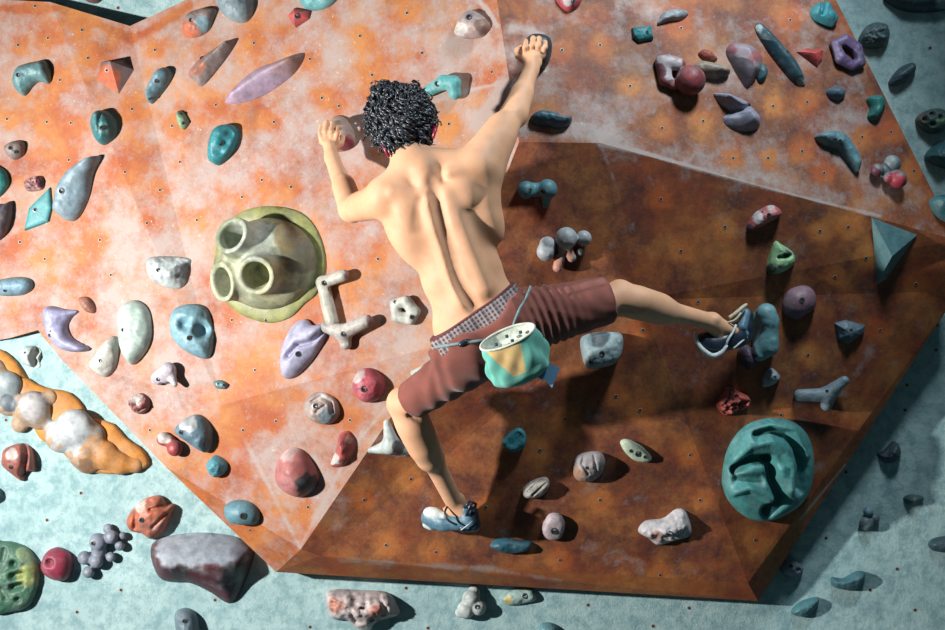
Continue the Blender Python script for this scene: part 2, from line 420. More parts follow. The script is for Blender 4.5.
def H(label, out, ridge, h, col, e=2., R=15, M=52, facet=False, patches=(), dents=(), bolt=(), nz=.003, fq=22, soft=1.):
    out = [np.array(p, float) for p in out]; c = sum(out)/len(out)
    h *= 1.
    ridge = [c] if ridge is None else [np.array(p, float) for p in ridge]
    p0, n, on = surf(*c)
    if n.y > 0: n = -n
    def onplane(p):
        dr = ray(*p); return CAM+dr*((p0-CAM).dot(n)/dr.dot(n))
    if facet:
        pl = []
        m = len(out); per = max(2, 48//m)
        for i in range(m):
            for k in range(per): pl.append(out[i]+(out[(i+1) % m]-out[i])*k/per)
    else: pl = crom(out, M)
    na = np.array(n); rd = [np.array(q) for q in ridge]
    if facet:
        V = [onplane(p)-n*.004 for p in pl]+[onplane(p) for p in pl]; M = len(pl); R = 12; F = []
        q0 = onplane(ridge[0]) if len(ridge) == 1 else None
        for i in range(1, R+1):
            t = i/R; g = (1-(1-t)**e)**(1/e)
            for p in pl:
                q = q0
                if q is None:
                    a, b = ridge[0], ridge[-1]; tt = max(0, min(1, float((p-a)@(b-a)/((b-a)@(b-a))))); q = onplane(a+(b-a)*tt)
                V.append(onplane(p).lerp(q, t)+n*(h*g))
        for i in range(R+1):
            for k in range(M): l = (k+1) % M; F.append((i*M+k, i*M+l, (i+1)*M+l, (i+1)*M+k))
        F.append(tuple(range(M))[::-1]); F.append(tuple((R+1)*M+k for k in range(M)))
        lvl = np.repeat(np.arange(R+2), M)[:len(V)]
    else:
        from mathutils.geometry import delaunay_2d_cdt
        P2 = np.array(pl); A = P2; Bq = np.roll(P2, -1, 0)
        def dedge(X, Y): return seg_d(X, Y, [tuple(x) for x in P2]+[tuple(P2[0])])
        def dridge(X, Y):
            return seg_d(X, Y, [tuple(x) for x in rd]) if len(rd) > 1 else np.hypot(X-rd[0][0], Y-rd[0][1])
        def inside(X, Y):
            w = np.zeros(X.shape, bool)
            for (x1, y1), (x2, y2) in zip(A, Bq):
                if y1 == y2: continue
                w ^= ((y1 > Y) != (y2 > Y)) & (X < (x2-x1)*(Y-y1)/(y2-y1)+x1)
            return w
        size = max(np.ptp(P2[:, 0]), np.ptp(P2[:, 1])); sp = max(.7, size/(R*2.6))
        gx, gy = np.meshgrid(np.arange(P2[:, 0].min(), P2[:, 0].max(), sp), np.arange(P2[:, 1].min(), P2[:, 1].max(), sp*.87))
        gx = gx+(np.arange(gx.shape[0]) % 2)[:, None]*sp*.5; gx, gy = gx.ravel(), gy.ravel()
        ok = inside(gx, gy); gx, gy = gx[ok], gy[ok]; ok = dedge(gx, gy) > sp*1.25; gx, gy = gx[ok], gy[ok]
        nrm = np.roll(P2, -1, 0)-np.roll(P2, 1, 0); nrm = np.stack([-nrm[:, 1], nrm[:, 0]], 1); nrm /= np.linalg.norm(nrm, axis=1)[:, None]+1e-9
        rings = [P2]
        for q in (.12, .4, .8):
            r1 = P2+nrm*q*sp
            if not inside(r1[:, 0], r1[:, 1]).mean() > .5: r1 = P2-nrm*q*sp
            keep = inside(r1[:, 0], r1[:, 1]) & (dedge(r1[:, 0], r1[:, 1]) > q*sp*.8); rings.append(r1[keep])
        pts = np.concatenate(rings+[np.stack([gx, gy], 1)]); nb = len(P2)
        o = delaunay_2d_cdt([Vector(x) for x in pts], [(k, (k+1) % nb) for k in range(nb)], [], 1, 1e-5)
        q2 = np.array([list(x) for x in o[0]]); fc = [tuple(f) for f in o[2]]
        X, Y = q2[:, 0], q2[:, 1]; de, dr_ = dedge(X, Y), dridge(X, Y); t = de/(de+dr_+1e-6)
        fx = np.array([q2[list(f)].mean(0) for f in fc]); ins = inside(fx[:, 0], fx[:, 1]); fc = [f for f, s_ in zip(fc, ins) if s_]
        g = (1-(1-np.clip(t, 0, 1))**e)**(1/e)
        P3 = [onplane(x)+n*(h*gg) for x, gg in zip(q2, g)]
        org = [k for k in range(len(q2)) if de[k] < 1e-3]
        # boundary loop in order, with a skirt into the board
        m_ = {}
        for k in org:
            d2 = np.hypot(P2[:, 0]-q2[k, 0], P2[:, 1]-q2[k, 1]); a_ = int(d2.argmin())
            if d2[a_] < 1e-3: m_[a_] = k
        loop = [m_[a_] for a_ in sorted(m_)]
        V = list(P3); b0 = len(V); V += [P3[k]-n*.004 for k in loop]; M = len(loop)
        F = fc+[(loop[k], loop[(k+1) % M], b0+(k+1) % M, b0+k) for k in range(M)]+[tuple(b0+k for k in range(M))]
        lvl = np.concatenate([np.where(de < 1e-3, 0, 1+np.clip(de/sp, 0, 4)), np.zeros(M)])
    Pw = np.array([list(v) for v in V])
    dd = D+Pw[:, 1]; X = 472.5+Pw[:, 0]/dd*FPX; Y = 315-(Pw[:, 2]-ZC)/dd*FPX
    disp = np.array([noise.fractal(Vector(p)*fq, .8, 2., 4) for p in V])*nz*1.6*np.clip(lvl-1, 0, 3)/3
    for pts, r, hh in dents:
        d = seg_d(X, Y, pts) if len(pts) > 1 else np.hypot(X-pts[0][0], Y-pts[0][1])
        disp += hh*np.exp(-(d/r)**2.6)*(lvl > 1)
    hgt = (Pw-np.array(p0))@na
    disp = np.where(lvl > 1, np.maximum(disp, -hgt+.003), disp)
    Pw = Pw+na*disp[:, None]
    C, _, _ = paint(Pw, col, patches)
    loc = np.array(p0)
    import bmesh
    ob = mesh_obj('climbing_hold', Pw-loc, F, M_hold, smooth=not facet, cols=C); ob.location = p0
    bm = bmesh.new(); bm.from_mesh(ob.data); bmesh.ops.remove_doubles(bm, verts=bm.verts, dist=.0002)
    bmesh.ops.recalc_face_normals(bm, faces=bm.faces); bm.to_mesh(ob.data); bm.free()
    finish(ob, label, bolt, on); return ob
def SB(label, prims, bolt=(), patches=(), col=(.5, .5, .5), res=.0035, k=.012, on_at=None, cut=(), name='climbing_hold', nz=.002):
    """hold cast as blended lumps; prims: ('b',px,py,height px,r px) or ('c',p1,p2,r1,r2) with p=(px,py,height) ; heights measured off the board in px"""
    pts = []
    for p in prims:
        if p[0] == 'b': pts.append((p[1], p[2]))
        else: pts += [p[1][:2], p[2][:2]]
    c = on_at or np.mean(np.array(pts, float), 0)
    p0, n, on = surf(*c)
    if n.y > 0: n = -n
    s = (D+p0.y)/FPX
    def at(x, y, hh):
        dr = ray(x, y); q = CAM+dr*((p0-CAM).dot(n)/dr.dot(n)); return q+n*hh*s
    A, RR = [], []
    for p in prims:
        if p[0] == 'b': A.append((at(*p[1:4]), at(*p[1:4]), p[4]*s, p[4]*s))
        else: A.append((at(*p[1]), at(*p[2]), p[3]*s, p[4]*s))
    CU = [(at(*q[0]), at(*q[1]), q[2]*s, q[3]*s) for q in cut]
    allp = [a for q in A for a in q[:2]]; mr = max(max(q[2:]) for q in A)+.015
    lo = [min(p[i] for p in allp)-mr for i in range(3)]; hi = [max(p[i] for p in allp)+mr for i in range(3)]
    v = Vol(lo, hi, res)
    for a, b, r1, r2 in A: v.cone(a, b, r1, r2, k)
    for a, b, r1, r2 in CU: v.cone(a, b, r1, r2, .004, 'cut')
    v.plane(p0-n*.003, -n, 0)
    # drop what lies behind the board
    P, F = v.mesh(); P = relax(P, F, 2)
    if nz: P = P+np.array(n)*(np.array([noise.fractal(Vector(p)*30, .8, 2., 3) for p in P])*nz)[:, None]
    C, _, _ = paint(P, col, patches)
    ob = mesh_obj(name, P-np.array(p0), F, M_hold, cols=C); ob.location = p0
    finish(ob, label, bolt, on); return ob
teal = (.05, .22, .24); dteal = (.015, .09, .11); lblue = (.22, .36, .44); turq = (.08, .38, .40); grey = (.33, .36, .38)
lav = (.46, .40, .52); cream = (.62, .60, .50); red = (.42, .045, .035); crim = (.30, .02, .04); brown = (.22, .11, .08)
org = (.60, .14, .05); white = (.68, .68, .66); slate = (.09, .15, .20); maroon = (.10, .022, .028); mauve = (.24, .15, .19); pink = (.55, .30, .28)
L = 'on the orange wall'
H('dusty teal kidney-shaped climbing hold near the top left corner of the orange wall', [(14,79),(19,67),(33,63),(46,61),(52,74),(50,84),(40,82),(32,88),(25,96),(16,89)], [(23,79),(33,71),(44,73)], .06, (.12,.28,.30), bolt=[(18,75,.8)])
H('wedge-shaped hold with orange face and shade-painted brown-grey side, below the notch in the top edge', [(97,80),(101,62),(124,60),(134,70),(119,94)], [(116,66)], .075, (.20,.13,.13), e=1, facet=True, patches=[(106,79,14,org)], bolt=[(107,70,.8)], nz=.0)  # brown-grey base colour is mostly shadow painted on the right side
H('rounded hold, orange below and pale blue above, right of the notch in the top edge', [(184,28),(188,15),(203,9),(217,10),(214,20),(208,32),(195,38),(185,36)], [(196,26),(208,16)], .05, (.28,.20,.18), patches=[(190,31,10,org),(203,24,8,lblue)], bolt=[(191,20,.8)])
H('big smooth blue-grey hold cut by the top edge, left of the small red triangle', [(217,0),(222,12),(232,21),(245,23),(252,16),(254,4),(250,-8),(225,-8)], [(232,0),(240,8)], .07, (.26,.34,.37))
H('narrow brown-grey blade hold with a rust patch, slanting up right near the top left', [(189,74),(198,61),(216,48),(236,38),(235,46),(221,66),(203,86),(195,81)], [(200,74),(214,60),(230,45)], .055, (.26,.20,.19), e=1.2, patches=[(197,68,8,(.45,.17,.10))], bolt=[(202,58,.8)])
H('slim blue pill-shaped climbing hold with two bolts, left of the long lavender slab hold', [(149,99),(152,84),(160,71),(168,68),(173,74),(168,86),(157,100),(152,104)], [(154,94),(165,76)], .06, (.16,.30,.36), bolt=[(156,81,.8),(150,98,.7)])
H('tiny moss-green hold with two bolts between the round teal and the teal cupped holds', [(178,113),(182,111),(187,117),(189,124),(184,130),(179,124)], [(181,116),(184,124)], .03, (.22,.36,.20), bolt=[(181,114,.6),(183,123,.6)])
H('round teal climbing hold with a lighter vertical face plate, above the whale-shaped hold', [(91,122),(98,112),(109,112),(118,122),(116,137),(104,145),(95,138)], [(101,118),(104,136)], .075, (.03,.20,.22), e=1.6, patches=[(102,128,6,(.16,.36,.34))], dents=[([(99,116),(98,136)],2.,-.008)], bolt=[(102,128,.9),(98,115,.7)])
H('bright teal cupped climbing hold standing alone above and left of the big olive pod hold', [(210,157),(212,142),(221,127),(235,126),(239,137),(234,152),(221,165),(213,163)], [(222,136),(226,150)], .07, (.02,.26,.30), e=2.4, dents=[([(219,150),(228,134)],5,-.02)], bolt=[(221,143,1.)])
H('small taupe rounded hold at the left edge, above the teal half-seen hold', [(5,147),(15,141),(25,143),(24,155),(15,160),(8,155)], None, .05, (.26,.20,.18), bolt=[(10,148,.7),(15,152,.7)])
H('bright green-teal climbing hold cut by the left edge of the photo', [(-8,165),(4,169),(9,177),(9,186),(0,197),(-8,194)], None, .05, (.02,.30,.28))
H('long upright pale blue whale-shaped hold with one bolt, near the left edge', [(56,208),(60,188),(74,168),(101,156),(94,175),(89,198),(79,218),(69,221),(58,213)], [(66,206),(70,188),(82,172),(95,160)], .075, (.25,.36,.43), e=1.9, bolt=[(61,191,1.2)])
H('flat turquoise fin-shaped climbing hold against the left side of the whale-shaped hold', [(25,231),(30,208),(51,187),(53,208),(50,222)], [(38,214),(46,204)], .02, (.06,.33,.35), e=4, facet=True, nz=0, bolt=[(35,210,.8)])
H('small knobbly pink and maroon climbing hold above the flat turquoise fin', [(25,183),(33,177),(43,177),(44,188),(38,191),(28,191)], [(34,184)], .04, (.42,.22,.22), patches=[(40,181,6,maroon)], bolt=[(29,187,.6)], nz=.01, fq=45)
H('dark brown-grey climbing hold cut by the left edge below the green-teal one', [(-6,208),(5,204),(13,202),(12,221),(5,236),(-6,240)], [(3,212),(4,226)], .06, (.13,.10,.12))
H('blue oval climbing hold at the left edge of the photo', [(-4,282),(15,277),(31,279),(34,288),(24,295),(5,296),(-4,293)], [(4,287),(24,286)], .05, (.20,.36,.46), bolt=[(5,290,.8)])
H('blocky white climbing hold with a dark grey right side, left of the olive pod hold', [(146,267),(152,257),(188,258),(189,268),(183,287),(168,288),(152,280)], [(160,266),(172,276)], .06, (.50,.56,.56), e=1.5, patches=[(183,271,9,(.12,.12,.13))], bolt=[(158,270,.7)], nz=.006)
H('very small rust-brown climbing hold above the lavender crescent hold', [(79,299),(88,297),(95,305),(95,313),(86,311)], None, .03, (.30,.10,.05))
H('lavender crescent-shaped climbing hold at the lower left of the orange wall', [(45,313),(50,306),(65,309),(79,311),(72,318),(68,327),(73,338),(90,348),(82,352),(64,350),(51,338),(46,324)], [(54,312),(57,328),(66,341),(84,349)], .055, (.36,.36,.56), bolt=[(50,335,.8),(50,331,.4)])
H('pale cream half-moon climbing hold between the lavender crescent and the taller mint one', [(91,363),(97,351),(109,338),(117,337),(119,348),(116,368),(107,377),(95,372)], [(102,362),(112,350)], .05, (.55,.53,.48), bolt=[(100,361,.8)])
H('tall mint-cream half-moon hold left of the blue hold with two hollows', [(119,328),(121,310),(134,300),(147,307),(152,325),(150,345),(137,363),(129,362),(121,345)], [(131,312),(137,330),(134,350)], .06, (.48,.60,.54), bolt=[(123,330,.9)])
H('light blue hold with two hollows like eyes, below left of the olive pod hold', [(170,325),(174,310),(190,304),(208,309),(215,333),(211,356),(200,358),(183,349),(173,338)], [(188,320),(196,342)], .06, (.22,.42,.50), dents=[([(183,324),(184,324)],5.5,-.03),([(200,329),(201,330)],7,-.05)], bolt=[(189,338,.9)])
SB('knobbly white climbing hold with a dark hollow underneath, below the blue hold with two hollows', [('b',166,376,5,9),('b',172,370,9,8),('b',160,378,5,7),('c',(172,372,6),(180,384,12),6,3)], cut=[((166,388,18),(166,386,4),5,4)], bolt=[(158,379,.8)], col=(.60,.54,.60))
H('small red-brown and white climbing hold above the pair of red and white knobs', [(131,397),(142,393),(150,399),(150,408),(141,414),(132,406)], [(143,402)], .045, (.28,.09,.07), patches=[(136,399,7,(.6,.5,.47))], nz=.01, fq=50)
H('tiny teal oval hold with two bolts, right of the knobbly white hold', [(214,382),(221,380),(228,384),(226,389),(217,388)], [(218,384),(224,385)], .02, (.12,.26,.26), bolt=[(218,384,.6),(224,385,.5)])
H('blue-grey clam-shaped hold with a white-streaked top, right of the joined red knobs', [(176,429),(185,418),(201,415),(212,427),(213,442),(208,452),(198,447),(180,434)], [(190,426),(204,436)], .07, (.11,.20,.26), patches=[(188,424,9,(.48,.52,.54))], bolt=[(181,432,.9)])
SB('pair of joined red and white climbing knobs left of the clam-shaped hold', [('b',166,438,5,7),('b',178,447,7,8),('b',172,441,4,6)], patches=[(164,435,8,(.6,.52,.48))], col=(.33,.05,.05))
H('small bright blue lumpy climbing hold just below the clam-shaped hold', [(208,462),(216,455),(227,462),(226,472),(217,477),(209,470)], [(217,465)], .05, (.10,.33,.40), nz=.006)
H('white crescent-mouthed climbing hold on the pale corner above the orange lobed board', [(21,355),(25,347),(35,346),(41,351),(40,360),(39,368),(28,366),(22,362)], None, .05, (.55,.66,.64), dents=[([(36,351),(32,358),(36,366)],3.5,-.035)], bolt=[(25,353,.5)])
H('red-brown cleft climbing hold near the left edge below the orange lobed board', [(3,457),(5,449),(16,444),(27,444),(35,454),(36,470),(28,472),(23,481),(11,473),(3,465)], [(13,458),(26,460)], .07, (.36,.10,.07), dents=[([(24,447),(25,458),(22,474)],3,-.03)], patches=[(12,455,6,(.6,.5,.46)),(24,458,6,(.18,.05,.04))], bolt=[(11,467,.8)])  # dark patch paints shade into the cleft
H('sliver of a dark teal climbing hold at the left edge above the green pitted disc', [(-5,487),(3,491),(3,500),(-5,503)], None, .03, dteal)
H('green and yellow pitted disc-shaped climbing hold at the left edge near the bottom', [(-12,545),(5,541),(18,543),(30,549),(39,564),(39,584),(31,604),(15,611),(-10,608)], None, .06, (.06,.17,.10), e=3, R=30, M=90, patches=[(29,575,12,(.30,.36,.12)),(25,556,9,(.22,.32,.16))], dents=[([(13,564),(13,565)],3.4,-.025),([(12,577),(20,575)],3.5,-.03),([(12,588),(20,586)],3.5,-.03),([(17,600),(18,600)],2.8,-.02),([(4,550),(2,560)],2.5,-.015),([(5,598),(0,590)],2.5,-.015)])
H('smooth crimson round climbing hold right of the green pitted disc', [(42,565),(47,552),(58,547),(70,552),(74,564),(69,578),(58,580),(47,575)], [(58,563)], .08, (.34,.02,.06), e=2.4, nz=.001, dents=[([(48,563),(49,563)],3.5,-.03)], bolt=[(49,563,.9)])
SB('cluster of small grey-lavender knobs right of the crimson round hold', [('b',100,541,8,9),('b',113,536,8,7),('b',109,528,5,5),('b',121,545,6,5),('b',124,535,5,4),('b',86,557,6,7),('b',98,560,8,7),('b',90,571,7,6),('b',112,556,6,5),('b',100,550,4,8)], bolt=[(93,543,.9)], col=(.24,.27,.34), k=.006)
H('orange-red shell-shaped hold above the big slab with a crimson rim', [(127,523),(130,513),(142,500),(160,495),(166,501),(168,504),(175,504),(173,513),(165,531),(152,539),(142,533),(132,531)], [(146,518),(160,512)], .08, (.48,.13,.06), dents=[([(134,528),(136,510),(150,502)],2.5,-.02),([(150,510),(166,506)],2,-.014),([(152,528),(166,514)],1.8,-.012)], patches=[(140,505,7,(.65,.5,.42))], bolt=[(141,520,.9)])
H('big slab-like hold, steel-blue above and maroon below, at the lower left', [(152,544),(188,533),(229,535),(250,543),(255,551),(248,575),(232,603),(210,592),(190,583),(160,578)], [(170,561),(205,562),(238,562)], .12, (.085,.018,.026), e=1.35, nz=.001, patches=[(176,549,20,(.36,.40,.46)),(200,548,20,(.34,.39,.45)),(224,548,18,(.30,.35,.42)),(240,552,10,(.2,.22,.28)),(234,577,15,(.012,.008,.012)),(180,572,8,(.03,.01,.012))])  # black lower-right patch is shade painted onto the slab
H('dark blue-grey mitten-like climbing hold at the bottom edge, left of centre', [(175,615),(183,608),(193,610),(199,620),(199,640),(180,640)], [(186,618),(191,632)], .07, (.15,.22,.26), bolt=[(184,621,.8)])
H('pink and white layered rock-like hold just under the bottom edge of the orange wall', [(326,594),(337,589),(362,590),(387,592),(398,605),(398,615),(377,622),(370,630),(357,628),(347,620),(331,617)], [(342,602),(366,610),(384,604)], .1, (.60,.50,.49), e=1.6, nz=.012, fq=30, dents=[([(332,603),(350,612),(356,624)],2,-.02),([(380,600),(386,612),(378,620)],2,-.02),([(340,594),(380,596)],1.6,-.014)], patches=[(336,605,7,(.50,.22,.15)),(377,612,7,(.5,.18,.13))], bolt=[(361,609,1.)])
SB('knobbly white hold at the bottom edge, right of the layered pink rock', [('b',471,597,8,9),('b',466,608,8,9),('b',478,606,8,8),('b',474,590,5,6),('b',460,612,4,5)], bolt=[(477,607,.9)], col=(.58,.64,.62), k=.006)
H('flat mint hold with a yellow spot, right of the knobbly white one', [(500,597),(516,588),(531,588),(537,597),(531,602),(508,605)], [(512,597),(528,595)], .035, (.40,.58,.54), patches=[(508,600,4,(.55,.42,.12))], bolt=[(525,596,1.)])
H('small blue climbing hold cut by the bottom edge right of the flat mint one', [(539,626),(548,622),(558,627),(555,638),(542,638)], None, .04, (.14,.32,.36))
H('dark teal bar-shaped hold just right of the lower climbing shoe', [(490,546),(500,538),(521,540),(531,542),(528,549),(508,553)], [(500,545),(522,545)], .035, (.015,.10,.14))
H('small beige ribbed wedge hold left of the tan round one', [(522,490),(531,481),(546,477),(549,485),(541,495),(526,497)], [(532,489),(543,484)], .05, (.36,.32,.28), dents=[([(528,492),(541,480)],1.2,-.01),([(533,495),(546,484)],1.2,-.01)])
H('round tan and grey climbing hold with a ribbed front, left of the cream-green oval', [(573,472),(576,457),(587,452),(600,452),(605,460),(602,472),(592,480),(578,480)], [(584,466),(594,462)], .06, (.36,.32,.32), patches=[(578,475,8,(.40,.24,.16))], dents=[([(584,455),(582,464),(588,474)],1.4,-.01),([(594,456),(596,470)],1.4,-.01)], bolt=[(587,468,.6)])
H('cream-green oval climbing hold with three bolts, in the middle of the shaded orange wall', [(620,442),(627,439),(640,445),(651,456),(648,461),(635,460),(625,452)], [(630,447),(642,455)], .03, (.56,.66,.50), e=3, nz=.0005, bolt=[(631,451,.6),(638,454,1.),(645,457,.6)])
H('small teal leaf-shaped climbing hold with a white rim, right of the bare left shin', [(502,441),(516,428),(525,432),(525,445),(516,451),(506,448)], [(513,442),(519,438)], .035, (.02,.20,.24), e=3, dents=[([(512,442),(519,438)],6,-.012)])
H('grey-teal hollow-topped hold right of the chalk bag with its blue tag', [(580,340),(587,334),(597,332),(612,332),(622,335),(621,351),(612,362),(592,367),(584,363)], [(590,352),(610,350)], .08, (.26,.36,.38), e=2.6, dents=[([(597,338),(606,336)],8,-.05)], patches=[(600,338,9,(.06,.09,.10))], bolt=[(602,354,1.),(591,362,.8)], nz=.004)  # dark patch colours the shade inside the hollow
H('pale pink oval climbing hold with one dark bolt, low on the shaded orange wall', [(542,526),(549,514),(560,514),(565,523),(561,536),(551,539),(544,535)], [(552,530),(556,522)], .035, (.50,.40,.42), e=3, nz=.0005, bolt=[(554,531,1.2)])
H('crumpled white and pink hold left of the big teal folded disc', [(638,531),(645,521),(663,518),(676,509),(686,512),(691,534),(673,541),(658,545),(648,538)], [(650,530),(664,529),(680,524)], .05, (.58,.55,.56), e=1.4, nz=.008, fq=30, patches=[(656,536,6,(.5,.28,.24))], bolt=[(670,534,1.1)])
H('big teal disc hold with ear-like folds, lower right of the orange wall', [(722,475),(727,450),(740,430),(758,420),(780,418),(798,425),(808,440),(811,462),(806,490),(790,508),(765,519),(745,516),(730,503),(723,488)], None, .085, (.07,.30,.29), e=3.6, R=34, M=110, nz=.001,
  dents=[([(758,436),(772,432),(788,436),(798,450),(802,468),(799,490)],4.5,-.040),([(733,458),(750,444),(770,441),(786,450),(794,468),(792,490)],5.5,.016),([(736,470),(752,461),(770,460)],4.5,-.055),([(771,464),(774,482),(782,500),(768,512)],5,-.06),([(738,480),(762,480)],5,-.022),([(733,492),(748,487),(762,494),(771,501)],4,.022),([(782,470),(788,488)],5,.016),([(728,440),(745,427),(770,423),(795,430),(806,455)],4,.010)])
H('red crumpled hold above left of the big teal folded disc', [(715,404),(720,394),(728,386),(738,391),(748,396),(747,405),(733,412),(724,415)], [(727,398),(739,399)], .05, (.42,.07,.045), nz=.012, fq=50)
H('small blue and white pointed hold above the big teal folded disc', [(762,384),(765,372),(772,368),(780,377),(774,384),(765,387)], [(770,376)], .045, (.34,.42,.46), e=1.4, bolt=[(775,377,.6)])
SB('blue-grey antler-shaped climbing hold with two prongs, right side of the shaded orange wall', [('c',(798,394,5),(822,393,9),6,7),('c',(822,392,9),(839,378,13),7,5),('c',(824,393,8),(824,404,7),7,5),('c',(824,404,5),(836,384,9),5,4)], bolt=[(827,391,.6)], col=(.20,.28,.33), res=.003)
H('small dark blue square-cut climbing hold above the antler-shaped one', [(834,323),(845,320),(865,325),(864,333),(847,345),(837,338)], [(847,331)], .04, (.09,.15,.20), e=1.5, facet=True, nz=.003, bolt=[(851,330,.6)])
H('smooth plum-coloured rounded climbing hold right of the foothold', [(782,303),(788,290),(804,285),(814,292),(814,306),(803,315),(795,320),(784,314)], [(797,302)], .06, (.22,.12,.16), nz=.001, bolt=[(802,300,1.)])
tv = H('big teal triangular wedge hold just under the long chalked crease, by the right edge', [(872,218),(917,235),(886,279),(877,284)], [(884,250)], .07, (.11,.26,.28), e=1, facet=True, nz=0)
H('lime green hold with a dark groove, above right of the raised foot', [(767,262),(774,242),(781,244),(793,253),(793,264),(779,273),(768,272)], [(777,262),(782,251)], .055, (.30,.55,.28), e=1.7, nz=.003, dents=[([(780,258),(791,256)],2,-.02)], patches=[(787,254,4,(.03,.08,.03)),(770,269,5,(.04,.10,.06))], bolt=[(780,267,.7)])  # dark lower-left patch is painted underside shade
H('red and white spotted elongated climbing hold above the lime green one', [(747,225),(756,212),(771,205),(780,210),(777,217),(758,227),(748,231)], [(758,218),(773,211)], .045, (.45,.10,.10), patches=[(757,217,6,(.6,.55,.56)),(771,206,4,(.6,.5,.5)),(749,228,4,(.05,.03,.08))], bolt=[(769,215,.7),(763,212,.5)])  # near-black lower-left patch stands in for shade under the hold
SB('cluster of red, purple and grey-green balls, on the lit part near the right edge', [('b',888,166,8,9),('b',873,172,8,6.5),('b',893,182,10,9),('b',884,180,9,5),('b',884,172,4,8)], patches=[(873,173,8,(.14,.03,.05)),(895,184,12,(.36,.03,.05)),(882,182,5,(.26,.12,.2))], col=(.16,.20,.21), k=.005)
H('curved blue-teal claw hold left of the red and purple ball cluster', [(814,137),(827,132),(842,134),(852,148),(858,163),(856,173),(846,162),(836,150),(822,145)], [(824,138),(840,144),(854,164)], .05, (.09,.24,.29), bolt=[(835,140,.8),(840,141,.6)])
H('small deep green curled climbing hold beside the right rim, below the purple ring hold', [(866,99),(878,96),(884,104),(881,112),(875,121),(867,118),(869,109)], [(874,103),(873,113)], .045, (.02,.18,.16))
H('very small dark blue round climbing hold left of the deep green curled one', [(826,91),(835,87),(844,91),(843,98),(836,101),(828,97)], None, .035, (.06,.12,.17))
SB('purple ring-shaped climbing hold with a hollow middle beside the right rim', [('c',(833,46,4),(843,42,5),5,6),('c',(843,42,5),(854,50,5),6,6),('c',(854,50,5),(858,64,5),6,5),('c',(858,64,5),(850,67,4),5,5),('c',(850,67,4),(838,60,5),5,6),('c',(838,60,5),(833,46,4),6,5)], col=(.12,.075,.18), k=.004, res=.003)
H('bright teal heart-like climbing hold at the top of the right rim', [(810,11),(817,4),(827,3),(831,13),(836,20),(833,27),(822,25),(812,18)], [(818,13),(828,18)], .05, (.03,.26,.31), dents=[([(824,3),(823,12)],2.5,-.02)])
H('flat red triangular climbing hold between the dark leaf hold and the purple ring', [(796,52),(807,48),(823,50),(822,61),(817,68),(807,60)], [(812,56)], .03, (.50,.06,.05), e=1.3, facet=True, nz=.002)
H('long black-teal leaf-shaped climbing hold with a pale edge, slanting down right', [(756,24),(763,25),(786,48),(799,66),(805,84),(800,86),(789,79),(768,53),(757,33)], [(764,36),(780,55),(797,78)], .04, (.015,.06,.08), e=1.3, nz=.001, patches=[(759,28,4,(.3,.4,.4)),(801,82,4,(.3,.4,.4))], bolt=[(787,52,.7)])
H('mauve and grey pointed wedge climbing hold, left of the long black leaf-shaped one', [(727,48),(735,43),(753,48),(762,63),(748,87),(738,76),(728,58)], [(742,56),(748,72)], .07, (.27,.22,.26), e=1.4, nz=.002, patches=[(756,57,6,(.36,.12,.12)),(732,49,5,(.3,.1,.12))])
H('tiny dark teal climbing hold tucked against the right side of the mauve wedge', [(757,81),(756,69),(762,63),(767,72),(763,82)], None, .03, (.02,.09,.11))
H('lavender double-finned climbing hold on the lit right part, below the mauve wedge', [(713,94),(723,94),(743,100),(753,109),(760,119),(757,129),(743,132),(728,127),(723,118),(730,112),(720,104)], [(724,100),(742,112),(748,122)], .06, (.27,.27,.36), e=1.3, nz=.001, dents=[([(722,114),(738,109),(750,106)],2.5,-.03)], bolt=[(748,106,1.)])
SB('glossy maroon ball climbing hold with a white and maroon block attached to its left', [('b',686,86,14,15),('c',(661,64,6),(664,82,5),8,7),('c',(664,66,8),(676,68,9),8,7),('c',(664,82,6),(672,88,6),6,5)], patches=[(688,90,22,(.20,.03,.035)),(668,66,13,(.50,.44,.46)),(660,72,7,(.16,.05,.07))], col=(.26,.07,.07), k=.006)
H('tan beak-shaped climbing hold pointing right, beside the glossy maroon ball', [(690,68),(700,63),(718,67),(728,71),(727,77),(712,79),(695,76)], [(700,70),(720,74)], .05, (.30,.24,.18), patches=[(722,75,6,(.08,.05,.05))])
H('small rust-red leaf climbing hold just above the tan beak-shaped one', [(698,55),(703,50),(712,54),(717,60),(708,62)], None, .03, (.34,.07,.04))
H('faint blue-grey arched climbing hold near the top edge, right of the small teal square', [(657,25),(663,13),(678,10),(688,14),(681,20),(668,22)], [(665,20),(678,15)], .03, (.30,.33,.37))
H('small teal square climbing hold near the top centre right of the raised hand', [(631,29),(650,27),(653,40),(638,43),(632,38)], [(642,34)], .03, (.02,.20,.22), e=2.6, facet=True, bolt=[(647,32,.6)])
H('red and white climbing hold cut by the top edge, right of the raised hand', [(556,-4),(580,-4),(579,6),(569,12),(560,6)], [(568,1)], .05, (.45,.06,.08), patches=[(568,0,6,(.6,.5,.5))], bolt=[(573,1,.8)])
H('dark teal crescent climbing hold just right of the right elbow', [(530,118),(539,112),(554,113),(563,119),(571,117),(570,125),(559,129),(546,127),(534,125)], [(540,118),(552,121),(566,122)], .05, (.03,.10,.14))
H('black climbing hold gripped by the raised right hand', [(523,47),(530,38),(546,40),(551,48),(549,62),(542,70),(528,66)], [(537,52)], .09, (.02,.025,.03), e=2.6, nz=.001)
H('brown and white shell-like climbing hold near the top, left of the raised hand', [(455,33),(463,16),(473,11),(486,18),(493,27),(486,37),(467,39)], [(470,24),(480,30)], .06, (.45,.34,.32), patches=[(484,26,9,(.28,.15,.11)),(460,30,7,(.7,.66,.62))], bolt=[(469,17,1.)])
